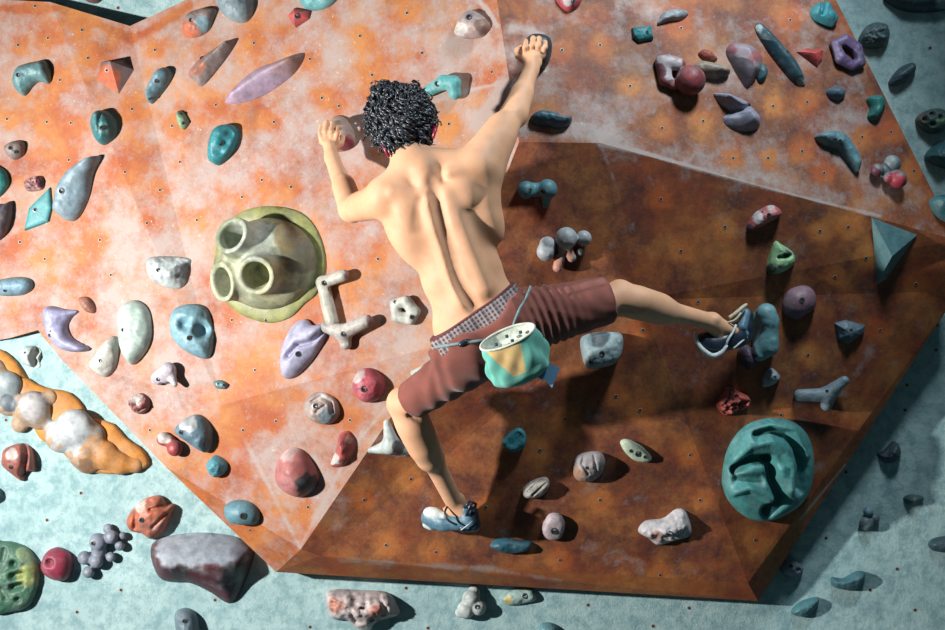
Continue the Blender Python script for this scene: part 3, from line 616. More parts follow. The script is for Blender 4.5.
SB('turquoise hook-shaped climbing hold right of the dark curly hair', [('c',(430,92,5),(446,84,8),6,7),('c',(446,84,8),(456,84,9),7,7),('c',(456,86,8),(457,95,7),7,6)], bolt=[(437,84,1.)], col=(.12,.46,.46), res=.003)
H('long pink-lavender slab climbing hold slanting up right above the olive pod hold', [(225,103),(235,87),(255,70),(275,62),(300,53),(304,57),(295,73),(270,92),(245,103)], [(238,96),(266,76),(294,62)], .06, (.44,.32,.44), e=1.2, patches=[(296,62,13,(.34,.18,.15)),(280,70,9,(.38,.24,.28))], nz=.001)
H('small red triangular climbing hold under the turquoise one at the top edge', [(288,16),(295,8),(312,11),(310,19),(296,28),(292,23)], [(298,16)], .035, (.5,.08,.07), e=1.5, facet=True, nz=.001, bolt=[(297,16,1.)])
H('turquoise climbing hold cut by the top edge above the small red triangle', [(300,-5),(336,-5),(331,6),(314,11),(303,6)], [(314,0),(326,-1)], .04, (.14,.40,.42))
H('dark brown climbing hold cut by the top edge in the pale notch', [(81,-6),(103,-6),(99,3),(88,2)], None, .04, (.16,.08,.07))
H('tan climbing hold with a crimson lower tip gripped by the left hand', [(326,133),(334,117),(345,118),(354,132),(354,147),(338,152),(330,145)], [(339,132),(346,142)], .06, (.42,.28,.22), e=1.7, patches=[(346,144,9,(.30,.03,.05))])
SB('beige bone-shaped climbing hold with two arms beside the olive pod hold', [('c',(325,283,6),(347,276,10),6,6),('c',(325,283,6),(334,322,6),6.5,7)], bolt=[(324,283,.9)], col=(.50,.48,.40), res=.003, patches=[(350,274,6,(.25,.12,.10))])
SB('beige branched climbing hold with a dark right tip, left of the white ring hold', [('c',(328,327,5),(346,333,8),6,8),('c',(346,333,8),(371,321,11),8,6),('c',(346,333,7),(348,344,6),7,6)], bolt=[(343,334,.9)], col=(.50,.46,.42), res=.003, patches=[(372,320,7,(.26,.12,.10))])
H('lavender folded leaf-shaped climbing hold below the beige bone-shaped one', [(281,358),(286,338),(296,323),(307,319),(314,325),(326,324),(327,335),(316,356),(301,373),(290,379),(283,375)], [(293,362),(303,340),(318,332)], .055, (.44,.43,.60), e=1.9, nz=.001, dents=[([(286,356),(296,345),(310,342),(325,328)],2.5,-.028)], bolt=[(298,354,1.)])
H('round brown-white swirled climbing hold with a grey foot, centre left of the orange wall', [(304,408),(309,396),(321,392),(335,398),(340,412),(334,422),(323,424),(311,419)], [(320,408)], .06, (.42,.32,.28), patches=[(327,416,8,(.24,.30,.34)),(322,397,5,(.62,.56,.52))], dents=[([(312,402),(320,397),(330,402),(332,412)],1.8,-.014),([(316,412),(324,406)],1.5,-.01)], bolt=[(315,406,1.1)])
H('crimson rounded climbing hold with one bolt, left of the climber left knee', [(353,384),(359,371),(371,368),(382,375),(386,386),(381,398),(367,402),(357,395)], [(372,386)], .065, (.48,.07,.10), e=2.2, patches=[(357,375,8,(.62,.50,.48))], bolt=[(364,389,1.2)])
H('small red flame-shaped climbing hold left of the white three-pointed foothold', [(331,465),(337,447),(340,434),(349,431),(355,439),(353,455),(344,466)], [(344,440),(346,454)], .05, (.42,.08,.07), e=1.4, nz=.004, patches=[(334,459,6,(.60,.56,.54)),(349,440,4,(.6,.3,.26))])
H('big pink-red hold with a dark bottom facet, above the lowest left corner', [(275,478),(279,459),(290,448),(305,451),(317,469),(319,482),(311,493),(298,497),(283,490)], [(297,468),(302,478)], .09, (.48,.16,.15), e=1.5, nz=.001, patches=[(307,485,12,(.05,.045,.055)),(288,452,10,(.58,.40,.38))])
H('smooth blue rounded hold near the bottom left corner of the orange wall', [(225,507),(235,500),(251,502),(260,513),(257,523),(241,524),(229,520)], [(243,512)], .06, (.12,.27,.33), nz=.001, bolt=[(243,516,1.2)])
SB('white ring-shaped climbing hold left of the climber waist', [('c',(396,304,4),(408,302,5),5,6),('c',(408,302,5),(416,312,5),6,6),('c',(416,312,5),(412,319,5),6,6),('c',(412,319,5),(399,317,4),6,6),('c',(399,317,4),(396,304,4),6,5)], bolt=[(412,317,.8),(395,302,.6)], col=(.58,.60,.54), k=.004, res=.003)
H('white flat climbing hold half hidden behind the left leg of the shorts', [(411,372),(425,365),(441,358),(445,366),(430,375),(415,377)], [(422,370),(436,364)], .03, (.52,.58,.54))
SB('white three-pointed climbing hold behind the climber left knee', [('c',(370,449,3),(388,442,10),3,8),('c',(386,420,6),(390,438,10),3.5,8),('c',(390,440,9),(404,448,6),8,6)], col=(.50,.57,.56), res=.003, k=.015, patches=[(398,447,7,(.13,.14,.15))], nz=.001)  # dark patch paints the shaded right facet of the white resin
SB('teal twin-lobed hold in the shadow right of the bare back', [('c',(525,189,5),(546,189,6),7,7),('b',525,189,7,9),('b',546,188,8,10),('c',(546,190,6),(545,205,3),7,3)], bolt=[(530,190,.7),(543,192,1.1)], col=(.07,.22,.26), k=.006)
SB('grey-white mushroom knobs with two pink stems, right of the bare back', [('b',544,250,9,9),('c',(546,243,8),(545,252,8),8,8),('b',564,236,12,11),('b',582,237,8,8),('b',579,251,5,4),('c',(556,266,8),(559,257,6),5,5),('c',(570,256,7),(566,248,6),5,5),('b',564,247,3,8)], patches=[(556,265,8,(.55,.24,.16)),(569,256,6,(.5,.22,.15))], col=(.40,.43,.45), k=.004)
SB('teal-blue two-lobed climbing hold under the raised right foot', [('c',(762,311,12),(764,318,14),10,10),('c',(764,318,13),(763,343,14),9,11),('c',(762,338,13),(755,350,12),10,9),('c',(763,318,3),(763,342,3),12,12)], bolt=[(764,327,1.)], col=(.16,.36,.40), k=.01, patches=[(750,352,8,(.05,.04,.06))])
H('dark plum climbing hold under the lower side of the raised right shoe', [(737,352),(745,345),(757,352),(757,360),(748,369),(741,364)], None, .06, (.06,.03,.06))
# grey-green wall, right side
H('large dark climbing hold cut by the top edge at the top right corner', [(885,-6),(950,-8),(952,8),(920,13),(895,8)], [(905,0),(935,0)], .08, (.02,.06,.08))
H('dark green lumpy climbing hold near the top right, left of the long slanting one', [(858,40),(868,25),(883,24),(889,35),(883,47),(864,48)], [(876,34)], .08, (.05,.12,.13), nz=.01)
H('long dark climbing hold slanting up right on the grey-green wall near the top right', [(888,83),(898,69),(911,63),(915,69),(909,79),(895,86)], [(896,78),(909,69)], .06, (.04,.09,.12))
H('round dark climbing hold with several pits at the right edge', [(915,122),(923,112),(938,109),(948,116),(947,128),(930,134)], [(932,121)], .07, (.05,.10,.09), e=2.8, patches=[(942,120,6,(.10,.22,.12)),(922,117,5,(.16,.12,.12))], dents=[([(925,119),(926,119)],2.4,-.025),([(932,114),(933,114)],2.2,-.02),([(933,124),(934,124)],2.2,-.02),([(941,117),(941,118)],2,-.02)])
H('teal rough climbing hold cut by the right edge below the pitted round one', [(924,158),(933,146),(948,143),(952,168),(936,166)], [(938,156)], .08, (.03,.14,.17), nz=.008)
H('dark teal oval climbing hold at the right edge beside the rim of the orange wall', [(929,202),(936,196),(948,199),(950,222),(936,216)], [(938,206)], .07, (.02,.13,.15))
H('dark angular hold on the grey-green wall right of the big teal disc', [(877,455),(884,450),(893,441),(900,447),(899,459),(886,463)], [(891,452)], .07, (.04,.06,.08), e=1.4, nz=.005)
H('small flat dark climbing hold above the blue and grey pair on the right wall', [(903,498),(911,494),(923,497),(918,503),(908,505)], None, .04, (.03,.10,.11))
SB('small blue and grey climbing hold pair on the grey-green wall, lower right', [('b',867,511,6,5),('b',865,523,5,7),('b',874,518,4,5)], col=(.13,.20,.22), patches=[(867,509,7,(.16,.34,.46))], k=.005)
H('dark climbing hold cut by the right edge in the lower right', [(928,544),(934,538),(950,537),(952,551),(934,551)], [(942,545)], .05, (.02,.06,.08))
H('grey-lavender climbing hold with two pits beside the bottom right corner of the orange wall', [(777,559),(781,551),(794,558),(803,568),(794,577),(781,572)], [(789,565)], .06, (.20,.24,.30), bolt=[(791,566,.8)], dents=[([(798,570),(799,570)],2,-.02)])
H('flat teal-blue climbing hold low on the right, above the bottom small wedge', [(831,577),(842,578),(857,571),(865,574),(855,589),(834,587)], [(842,582),(856,578)], .05, (.05,.17,.21))
H('small blue-green wedge climbing hold at the bottom right under the flat teal-blue one', [(791,610),(801,601),(817,597),(817,605),(806,616),(794,615)], [(800,609),(812,602)], .04, (.06,.20,.22))
# orange lobed board with boulders
ob = H('orange lobed board-like hold with grey boulders, at the left edge', [(-20,352),(0,349),(16,360),(30,379),(49,388),(70,392),(84,406),(89,416),(113,423),(127,438),(143,449),(150,464),(135,472),(108,474),(81,470),(67,457),(57,446),(43,441),(35,430),(30,419),(16,411),(-20,402)], [(-12,378),(15,392),(40,408),(70,430),(95,446),(130,460)], .03, (.62,.26,.04), e=3.5, nz=.001)
ob.name = 'lobed_hold'
p0, nn, _ = surf(60, 420); sc_ = (D+p0.y)/FPX
v = Vol(W(-35, 490, 0)-Vector((0, .2, 0)), W(170, 335, 0)+Vector((0, .01, 0)), .005)
for x, y, hh, r in [(-8,372,6,16),(8,385,10,14),(8,404,8,12),(32,408,14,17),(20,424,6,9),(40,418,8,12),(62,436,10,17),(75,428,16,19),(92,436,10,14),(84,452,8,17),(105,455,8,15),(120,463,7,12),(135,464,5,9),(50,398,7,8),(88,462,6,12)]:
    v.ell(W(x, y, hh*sc_*.7), (r*sc_, r*sc_*.72, r*sc_), None, .02)
sl, X_, Y_, Z_ = v.grid(); v.v[sl] = np.maximum(v.v[sl], Y_+.012)
P, F = v.mesh(); P = relax(P, F, 3)
C, _, _ = paint(P, (.50,.34,.22), [(8,385,15,(.30,.36,.38)),(32,406,15,(.52,.50,.50)),(8,404,9,(.10,.13,.16)),(70,428,24,(.52,.56,.58)),(98,436,9,(.45,.46,.46)),(108,460,24,(.60,.27,.07)),(134,464,16,(.6,.25,.05)),(94,442,8,(.6,.36,.2)),(86,466,7,(.3,.16,.08))])
mesh_obj('boulders', P-np.array(ob.location), F, M_hold, ob, cols=C)
# the olive pod hold with three open cups
def pod():
    p0, n, _ = surf(268, 264); n = -n if n.y > 0 else n; s = (D+p0.y)/FPX
    def at(x, y, hh):
        dr = ray(x, y); q = CAM+dr*((p0-CAM).dot(n)/dr.dot(n)); return q+n*hh*s
    fl = H('big olive pod-like climbing hold with three open cups', [(214,270),(220,236),(240,213),(268,206),(300,212),(318,232),(326,264),(318,292),(305,304),(290,318),(268,323),(240,314),(222,296)], [(250,262),(285,262)], .022, (.28,.29,.09), e=3, nz=.002, bolt=[(237,320,.6),(266,320,.6)])
    fl.name = 'pod_hold'
    lo = at(268, 264, 0)-Vector((.25, .3, .25)); hi = at(268, 264, 0)+Vector((.25, .12, .25)); v = Vol(lo, hi, .004)
    r_ = n.cross(Vector((0, 0, 1))).normalized(); u_ = r_.cross(n).normalized()*-1
    ax = [list(r_), list(n), list(u_)]
    v.ell(at(270, 264, 2), (52*s, 36*s, 46*s), ax, .01)
    cups = [((251,239,48),(257,247,20),19,22),((276,279,50),(274,272,20),19,23),((234,284,30),(247,279,6),20,19)]
    for a, b, r1, r2 in cups: v.cone(at(*a), at(*b), r1*s, r2*s, .03, flat=True)
    for a, b, r1, r2 in cups: 
        A, B = at(*a), at(*b); dd = (A-B).normalized(); v.cone(A+dd*.03, B+dd*.01, (r1-4)*s, (r1-9)*s, .008, 'cut', flat=True)
    sl, X, Y, Z = v.grid(); v.v[sl] = np.maximum(v.v[sl], -((X-p0.x)*n.x+(Y-p0.y)*n.y+(Z-p0.z)*n.z)+.01)
    P, F = v.mesh(); P = relax(P, F, 2)
    C, _, _ = paint(P, (.30,.33,.20), [(251,240,24,(.46,.50,.40)),(277,281,24,(.50,.50,.30)),(232,284,24,(.46,.48,.32)),(305,250,24,(.22,.21,.13)),(290,232,16,(.30,.24,.11))])
    mesh_obj('cupped_body', P-np.array(fl.location), F, M_hold, fl, cols=C)
pod()
# ------------------------------------------------------------------ the climber
def mat_skin():
    m, nt, b = newmat('skin')
    f = noise_(nt, 9, 5, .6); g = noise_(nt, 160, 3, .6)
    c = mixc(nt, mrange(nt, f, .35, .65), (.58, .31, .18), (.67, .385, .24))
    nt.links.new(c, b.inputs['Base Color']); b.inputs['Roughness'].default_value = .55
    b.inputs['Specular IOR Level'].default_value = .3
    b.inputs['Subsurface Weight'].default_value = .12; b.inputs['Subsurface Scale'].default_value = .012
    b.inputs['Subsurface Radius'].default_value = (1, .35, .2)
    bump(nt, b, g, .12, .002); return m
M_skin = mat_skin()
BD = .02                                   # whole body stands this much nearer the viewer
def B(x, y, d): return W(x, y, d+BD)
def frame(up, view=None):
    u = Vector(up).normalized(); b = Vector((0, -1, 0)); b = (b-u*b.dot(u)).normalized(); r = b.cross(u).normalized()
    return [list(r), list(b), list(u)]
U = (W(425,165,.96)-W(487,305,.93)).normalized()
AX = frame(U)
def body():
    v = Vol(W(300, 560, .9)+Vector((0, 0, 0)), W(800, 20, .9), .0045)
    lo = W(305, 560, .9); hi = W(775, 20, .9)
    v = Vol((lo.x, -1.22, lo.z), (hi.x, -.28, hi.z), .0048)
    # trunk
    v.ell(B(440,213,.88), (.165,.098,.185), AX, .04)
    v.ell(B(462,275,.86), (.138,.092,.16), AX, .05)
    v.ell(B(478,318,.85), (.158,.105,.12), AX, .05)
    v.ell(B(402,228,.87), (.052,.075,.13), AX, .05)     # lat left
    v.ell(B(481,200,.88), (.055,.078,.15), AX, .05)     # lat right
    v.cone(B(414,166,.91), B(402,146,.88), .056, .053, .03)     # neck
    v.cone(B(412,160,.91), B(388,190,.92), .042, .05, .04)       # trapezius
    v.cone(B(416,160,.91), B(474,165,.93), .045, .052, .04)
    v.cone(B(424,170,.95), B(440,225,.955), .04, .028, .03)
    # shoulder blades, spinal erectors
    v.ell(B(406,207,.955), (.042,.026,.075), frame(W(398,180,.9)-W(412,238,.9)), .025)
    v.ell(B(462,186,.965), (.046,.028,.072), frame(W(452,160,.9)-W(470,215,.9)), .025)
    v.cone(B(392,192,.965), B(418,197,.965), .016, .012, .02)
    v.cone(B(450,172,.98), B(480,166,.965), .016, .016, .02)
    v.cone(B(430,205,.965), B(464,300,.935), .024, .03, .03)
    v.cone(B(447,195,.965), B(484,288,.935), .024, .03, .03)
    # glutes
    v.ell(B(467,345,.88), (.088,.095,.10), AX, .03); v.ell(B(506,326,.88), (.092,.095,.10), AX, .03)
    # spine furrow and hollow under the left shoulder blade
    pts = [(432,180,.996),(440,215,.992),(448,245,.982),(458,278,.968),(470,300,.966),(480,313,.970)]
    pts = [tuple(q) for q in crom(pts, 22, False)]
    for a, b in zip(pts[:-1], pts[1:]): v.cone(B(*a), B(*b), .0115, .0115, .026, 'cut')
    v.cone(B(396,232,.975), B(398,246,.97), .010, .008, .02, 'cut')
    v.cone(B(420,200,.99), B(414,232,.985), .008, .006, .02, 'cut')
    v.cone(B(470,210,.995), B(478,232,.985), .008, .006, .02, 'cut')
    v.cone(B(408,182,.995), B(424,188,.99), .006, .005, .015, 'cut')
    # left arm (bent, seen foreshortened)
    S1, E1, W1 = B(385,198,.89), B(352,209,.72), B(332,158,.47)
    v.ell(B(384,198,.90), (.062,.06,.062), None, .035)
    v.cone(S1, E1, .054, .042, .035); v.cone(B(372,204,.84), B(360,207,.78), .05, .044, .03)
    v.cone(E1, W1, .041, .026, .02); v.cone(E1, B(344,185,.62), .041, .038, .02)
    # right arm (reaching up)
    S2, E2, W2 = B(477,165,.91), B(514,114,.79), B(531,70,.69)
    v.ell(B(481,166,.92), (.066,.06,.066), None, .04)
    v.cone(S2, E2, .060, .042, .035); v.cone(B(487,150,.90), B(501,128,.84), .056, .049, .03)
    v.cone(E2, W2, .041, .026, .02); v.cone(E2, B(522,94,.745), .040, .037, .02)
    v.cone(B(484,190,.9), B(500,140,.86), .045, .036, .05)       # rear armpit fold
    # legs
    H1, K1, A1 = B(474,358,.84), B(405,404,.63), B(457,508,.335)
    v.cone(H1, K1, .078, .052, .03); v.ell(B(402,403,.60), (.055,.055,.058), None, .02)
    v.cone(K1, A1, .047, .031, .02); v.cone(B(415,428,.60), B(429,458,.52), .043, .040, .06); v.cone(B(411,422,.6), B(422,446,.56), .04, .035, .05)
    v.cone(B(458,500,.35), B(466,520,.34), .028, .026, .01); v.cone(B(457,510,.33), B(432,521,.285), .032, .024, .02)
    v.cone(B(410,414,.665), B(424,422,.66), .009, .007, .014, 'cut')
    H2, K2, A2 = B(503,330,.84), B(618,299,.74), B(712,322,.49)
    v.cone(H2, K2, .092, .056, .03); v.ell(B(620,296,.73), (.05,.055,.057), None, .02)
    v.cone(K2, A2, .044, .030, .02); v.cone(B(636,304,.71), B(664,312,.63), .043, .039, .05); v.cone(B(642,300,.73), B(660,306,.66), .034, .03, .05)
    v.cone(A2, B(734,332,.455), .031, .022, .02); v.cone(A2, B(718,336,.465), .028, .026, .015); v.ell(B(716,319,.515), (.012,.012,.012), None, .012)
    v.cone(B(622,310,.785), B(632,312,.77), .008, .006, .014, 'cut')
    # head with a face turned to the wall
    HX = frame(Vector((-.08, .1, 1))); hc = B(400,120,.83)
    v.ell(hc, (.074,.092,.095), HX, .02)
    v.ell(B(398,138,.78), (.058,.065,.055), HX, .03)        # jaw
    v.cone(B(398,130,.745), B(398,137,.735), .010, .015, .01)  # nose
    v.ell(B(398,150,.745), (.02,.016,.014), HX, .02)          # chin
    v.cone(B(390,145,.735), B(406,145,.735), .007, .007, .006)     # lips
    for sx in (-1, 1):
        v.ball(B(398+sx*10,125,.742), .016, .006, 'cut'); v.ball(B(398+sx*10,125,.752), .013, .002)
        v.ell(B(400+sx*24,134,.83), (.010,.018,.030), HX, .006)
    # hands
    def finger(ps, rs, k=.0035):
        for i in range(len(ps)-1): v.cone(B(*ps[i]), B(*ps[i+1]), rs[i], rs[i+1], k)
    # right hand: palm, four fingers over the top of the hold, thumb at the side
    v.cone(W2, B(533,57,.685), .026, .022, .015)
    v.cone(B(527,54,.675), B(541,55,.675), .0165, .0165, .008); v.cone(B(529,62,.68), B(537,63,.68), .019, .018, .01)
    for (x0, x1, x2, y1, y2) in [(525.5,525,526,43,41),(531.5,532,533,38.5,37.5),(537.5,538.5,539,38.5,38),(543.5,545,545,42.5,42)]:
        finger([(x0,52,.68),(x1,(52+y1)/2,.695),(x2,y1,.675),(x2,y2,.64),(x2,y2+3,.615)], [.0105,.0098,.0092,.0085,.0075])
    finger([(525,62,.67),(518,56,.655),(517,50,.63),(521,47,.605)], [.014,.0115,.0098,.0085])
    # left hand
    v.cone(W1, B(329,146,.455), .025, .021, .015)
    v.cone(B(323,141,.45), B(335,142,.44), .016, .016, .008)
    for (x0, x1, x2, y1) in [(321.5,319.5,321,126),(326,325,326.5,122),(331,331,332,123),(335.5,337,337,127)]:
        finger([(x0,139,.45),(x1,(139+y1)/2+1,.458),(x2,y1,.435),(x2+1,y1,.40),(x2+1.5,y1+3,.37)], [.0102,.0095,.009,.0082,.0072])
    finger([(334,149,.44),(341,144,.425),(343,138,.40),(340,134,.375)], [.0135,.011,.0095,.008])
    P, F = v.mesh(); P = relax(P, F, 2, .45)
    return P, F
root = bpy.data.objects.new('person', None); link(root); root.location = B(480,330,.85)
tag(root, 'shirtless person with dark curly hair climbing in maroon shorts, seen from behind', 'person')
OR = np.array(root.location)
P, F = body(); mesh_obj('body', P-OR, F, M_skin, root)
# ---- hair
def mat_hair():
    m, nt, b = newmat('dark_curly_hair'); f = noise_(nt, 70, 3, .6)
    nt.links.new(mixc(nt, mrange(nt, f, .4, .7), (.010, .012, .018), (.035, .045, .06)), b.inputs['Base Color'])
    b.inputs['Roughness'].default_value = .38; b.inputs['Specular IOR Level'].default_value = .7; return m
M_hair = mat_hair()
hv = Vol(B(350,165,.9)-Vector((.02,.32,.02)), B(452,75,.9)+Vector((.02,.42,.02)), .0045)
hq = B(401,117,.85)
hv.ell(hq, (.108,.105,.094), None, .01); hv.ell(B(402,134,.90), (.088,.055,.062), None, .03); hv.ball(B(388,101,.88), .055, .02)
hv.plane(B(400,120,.775), (0, 1, 0), .01)
P, F = hv.mesh(); P = P+np.array([noise.noise_vector(Vector(p)*28) for p in P])*.016
base = (P.tolist(), F.tolist()); curls = []
hb = BVHTree.FromPolygons([Vector(p) for p in P], [tuple(map(int, f)) for f in F])
ctr = B(401,118,.86)
for i in range(720):
    for _ in range(60):
        dv = Vector(rng.normal(size=3)).normalized()
        if dv.y < .35 and dv.z > -.92: break
    h = hb.ray_cast(ctr+dv*.3, -dv)
    if h[0] is None: continue
    q, dn = h[0], h[1] if h[1].dot(dv) > 0 else -h[1]
    t = Vector((q.x-ctr.x, 0, q.z-ctr.z-.05)); t = t.normalized()*.5+Vector((rng.normal()*.55, rng.normal()*.3, -.55+rng.normal()*.5)); t = (t-dn*t.dot(dn)*.85).normalized()
    s1 = t.cross(dn).normalized(); L = rng.uniform(.035, .075); rr = rng.uniform(.008, .015); ph = rng.uniform(0, 6.28); tw = rng.uniform(1.1, 2.1); lift = rng.uniform(.002, .012)
    wd = rng.uniform(.0036, .0060); pts, rs = [], []
    for k in range(12):
        f = k/11; a = ph+f*tw*6.28
        pts.append(q+t*(L*(f-.35))+s1*math.cos(a)*rr+dn*(math.sin(a)*rr*.7+lift*f-(abs(f-.35)**2)*L*.5)); rs.append(wd*(1-.8*f**2)*(.55+.45*min(1, f*5)))
    curls.append(tube(pts, rs, 6))
V_, F_ = merge([base]+curls); mesh_obj('hair', [list(Vector(v)-root.location) for v in V_], F_, M_hair, root)
# ---- glasses: crimson temples show behind the ears
M_gl = plain('crimson_plastic', (.28, .01, .05), .3, 0, .05)
gp = []
for sx, y0 in ((-1, 156), (1, 128)): pass
V_, F_ = merge([tube([B(373,128,.76), B(378,136,.88), B(384,147,.925), B(389,157,.93)], [.003,.004,.006,.006], 8), tube([B(427,124,.76), B(431,126,.88), B(436,128,.93), B(433,138,.935)], [.003,.004,.0055,.005], 8),
  tube([B(373,128,.76), B(386,126,.735), B(398,127,.725), B(410,126,.735), B(427,124,.76)], [.003]*5, 8)])
mesh_obj('glasses', [list(v-root.location) for v in V_], F_, M_gl, root)
# ---- shorts
def mat_cloth(name, c1, c2):
    m, nt, b = newmat(name); f = noise_(nt, 13, 4, .6); g = noise_(nt, 300, 2, .5)
    nt.links.new(mixc(nt, mrange(nt, f, .3, .7), c1, c2), b.inputs['Base Color']); b.inputs['Roughness'].default_value = .85
    b.inputs['Sheen Weight'].default_value = .15
    bump(nt, b, math_(nt, 'ADD', g, f), .25, .003); return m
M_sh = mat_cloth('maroon_cotton', (.15, .040, .029), (.21, .060, .043))
WL = (B(437,342,.88), B(521,284,.88))
wx = (WL[1]-WL[0]).normalized(); wn = Vector((0, -1, 0)).cross(wx).normalized(); wn = -wn if wn.z < 0 else wn    # up the back
wn = (wn+Vector((0, -.10, 0))).normalized()
wm = (WL[0]+WL[1])/2
def shorts():
    lo, hi = B(385,430,.9), B(625,262,.9)
    v = Vol((lo.x, -1.12, lo.z), (hi.x, -.5, hi.z), .005)
    v.ell(B(478,325,.85), (.171,.118,.14), AX, .04); v.ell(B(468,345,.885), (.098,.112,.115), AX, .04); v.ell(B(507,325,.885), (.105,.112,.112), AX, .04)
    k1, h1 = B(414,399,.65), B(474,358,.845); k2, h2 = B(606,300,.75), B(505,326,.85)
    v.cone(h1, h1+(k1-h1)*1.15, .088, .066, .035, flat=False); v.cone(h2, h2+(k2-h2)*1.15, .112, .078, .05)
    e1 = (B(405,404,.63)-B(474,358,.84)).normalized(); e2 = (B(618,299,.74)-B(503,330,.84)).normalized()
    v.cone(B(450,354,.885), B(456,368,.84), .066, .07, .04)
    # folds
    sl, X, Y, Z = v.grid()
    P3 = np.stack([X, Y, Z])
    def along(o, a): return (X-o[0])*a[0]+(Y-o[1])*a[1]+(Z-o[2])*a[2]
    t2 = along(h2, e2); c2 = along(h2, Vector((0, 0, 1))); L2 = (k2-h2).length
    m2 = np.exp(-((t2-.12)/.09)**2)*(1/(1+np.exp(-(X-h2.x-.02)/.02)))
    v.v[sl] += m2*.0062*np.sin(t2*200+c2*22+np.sin(c2*30)*.6)
    t1 = along(h1, e1); a1 = along(h1, wx)
    m1 = np.exp(-((t1-.10)/.13)**2)*(1/(1+np.exp((X-h1.x-.03)/.02)))
    v.v[sl] += m1*.0042*np.sin(t1*95+Z*70+np.sin(X*25)*1.1)
    v.v[sl] += .0016*np.sin(X*60+Z*90)*np.sin(Z*50-X*30)
    v.plane(k1+e1*.012, e1); v.plane(k2+e2*.008, e2)
    v.plane(wm+wn*(-.010), wn); v.ell(wm+wn*.012+wx*.012+Vector((0, -.13, 0)), (.112,.15,.066), frame(wn), .01, 'cut')
    # hollow at the hems
    v.cone(k1-e1*.05, k1+e1*.06, .058, .060, .002, 'cut', flat=True); v.cone(k2-e2*.05, k2+e2*.06, .064, .068, .002, 'cut', flat=True)
    P, F = v.mesh(); return relax(P, F, 1), F
P, F = shorts(); so = mesh_obj('shorts', P-OR, F, M_sh, root)
# hip surface used to lay the waistband and belt on
def hip(v, o):
    v.ell(B(462,275,.86), (.138+o,.092+o,.16+o), AX, .05); v.ell(B(478,318,.85), (.158+o,.105+o,.12+o), AX, .05)
    v.ell(B(463,345,.88), (.092+o,.095+o,.10+o), AX, .03); v.ell(B(506,326,.88), (.092+o,.095+o,.10+o), AX, .03)
def band(name, off, a, b, mat, bulge=0):
    lo, hi = B(425,365,.9), B(535,258,.9); v = Vol((lo.x, -1.12, lo.z), (hi.x, -.6, hi.z), .004)
    hip(v, off); v.plane(wm+wn*b, wn, 0); v.plane(wm+wn*a, -wn, 0)
    P, F = v.mesh(); return mesh_obj(name, relax(P, F, 1)-OR, F, mat, root)
def mat_plaid():
    m, nt, b = newmat('grey_plaid_elastic'); g = nt.nodes.new('ShaderNodeNewGeometry')
    def stripes(vec, f, w):
        d = nt.nodes.new('ShaderNodeVectorMath'); d.operation = 'DOT_PRODUCT'; nt.links.new(g.outputs['Position'], d.inputs[0]); d.inputs[1].default_value = tuple(vec)
        s = math_(nt, 'FRACT', math_(nt, 'MULTIPLY', d.outputs['Value'], f)); return math_(nt, 'LESS_THAN', s, w)
    a, c, e = stripes(wx, 70, .45), stripes(wn, 75, .4), stripes(wx, 23, .3)
    col = mixc(nt, a, (.08, .03, .035), (.24, .22, .23)); col = mixc(nt, math_(nt, 'MULTIPLY', c, .5), col, (.30, .30, .31)); col = mixc(nt, math_(nt, 'MULTIPLY', e, .5), col, (.04, .025, .03))
    nt.links.new(col, b.inputs['Base Color']); b.inputs['Roughness'].default_value = .8; return m
M_plaid = mat_plaid(); M_edge = plain('maroon_elastic_edge', (.11, .025, .03), .8)
band('waistband', .012, -.058, .014, M_plaid); band('band_edge', .0125, .012, .020, M_edge)
# ---- climbing shoes
M_blue = plain('blue_grey_synthetic', (.08, .17, .24), .5, 0, .4, 60); M_wht = plain('white_suede', (.50, .56, .56), .6, 0, .25, 50)
M_rub = plain('dark_navy_rubber', (.012, .022, .04), .35); M_bei = plain('beige_lining', (.5, .47, .34), .8)
def sdf_part(name, prims, mat, par, cut=(), k=.012, res=.003, planes=()):
    pts = [B(*q) for p in prims for q in p[:2]]; mr = max(max(p[2:4]) for p in prims)+.012
    v = Vol([min(p[i] for p in pts)-mr for i in range(3)], [max(p[i] for p in pts)+mr for i in range(3)], res)
    for p in prims: v.cone(B(*p[0]), B(*p[1]), p[2], p[3], k)
    for p in cut: v.cone(B(*p[0]), B(*p[1]), p[2], p[3], .004, 'cut')
    for p, n in planes: v.plane(B(*p), n, .002)
    P, F = v.mesh(); P = relax(P, F, 2)
    o = mesh_obj(name, P-OR, F, mat, par); return o
BD = -.033
s1 = sdf_part('climbing_shoe', [((430,517,.35),(444,522,.375),.033,.034),((444,522,.375),(468,521,.40),.033,.032),((466,510,.405),(470,522,.40),.024,.028),((428,521,.335),(434,523,.345),.022,.028)], M_blue, root)
s1['label'] = 'blue and white climbing shoe on the lower foot, toes pointing left'
sdf_part('toe_rand', [((429,513,.362),(436,514,.380),.022,.024),((432,513,.37),(444,516,.395),.018,.016)], M_wht, s1)
sdf_part('toe_cap', [((427,524,.345),(431,526,.35),.017,.016)], M_wht, s1)
sdf_part('heel_rubber', [((472,512,.405),(474,524,.405),.022,.024),((463,528,.405),(474,526,.40),.017,.02)], M_rub, s1)
V_, F_ = merge([tube([B(464,508,.435), B(470,501,.44), B(476,504,.43), B(474,512,.435)], .0055, 8), tube([B(466,516,.435), B(470,506,.445), B(473,502,.44)], .005, 8)])
mesh_obj('pull_loop', [list(v-root.location) for v in V_], F_, M_rub, s1)
V_, F_ = tube([B(*q) for q in crom([(449,504,.415),(445,512,.437),(448,520,.448),(457,525,.446)], 14, False)], .0042, 8); mesh_obj('collar_edge', [list(v-root.location) for v in V_], F_, M_rub, s1)
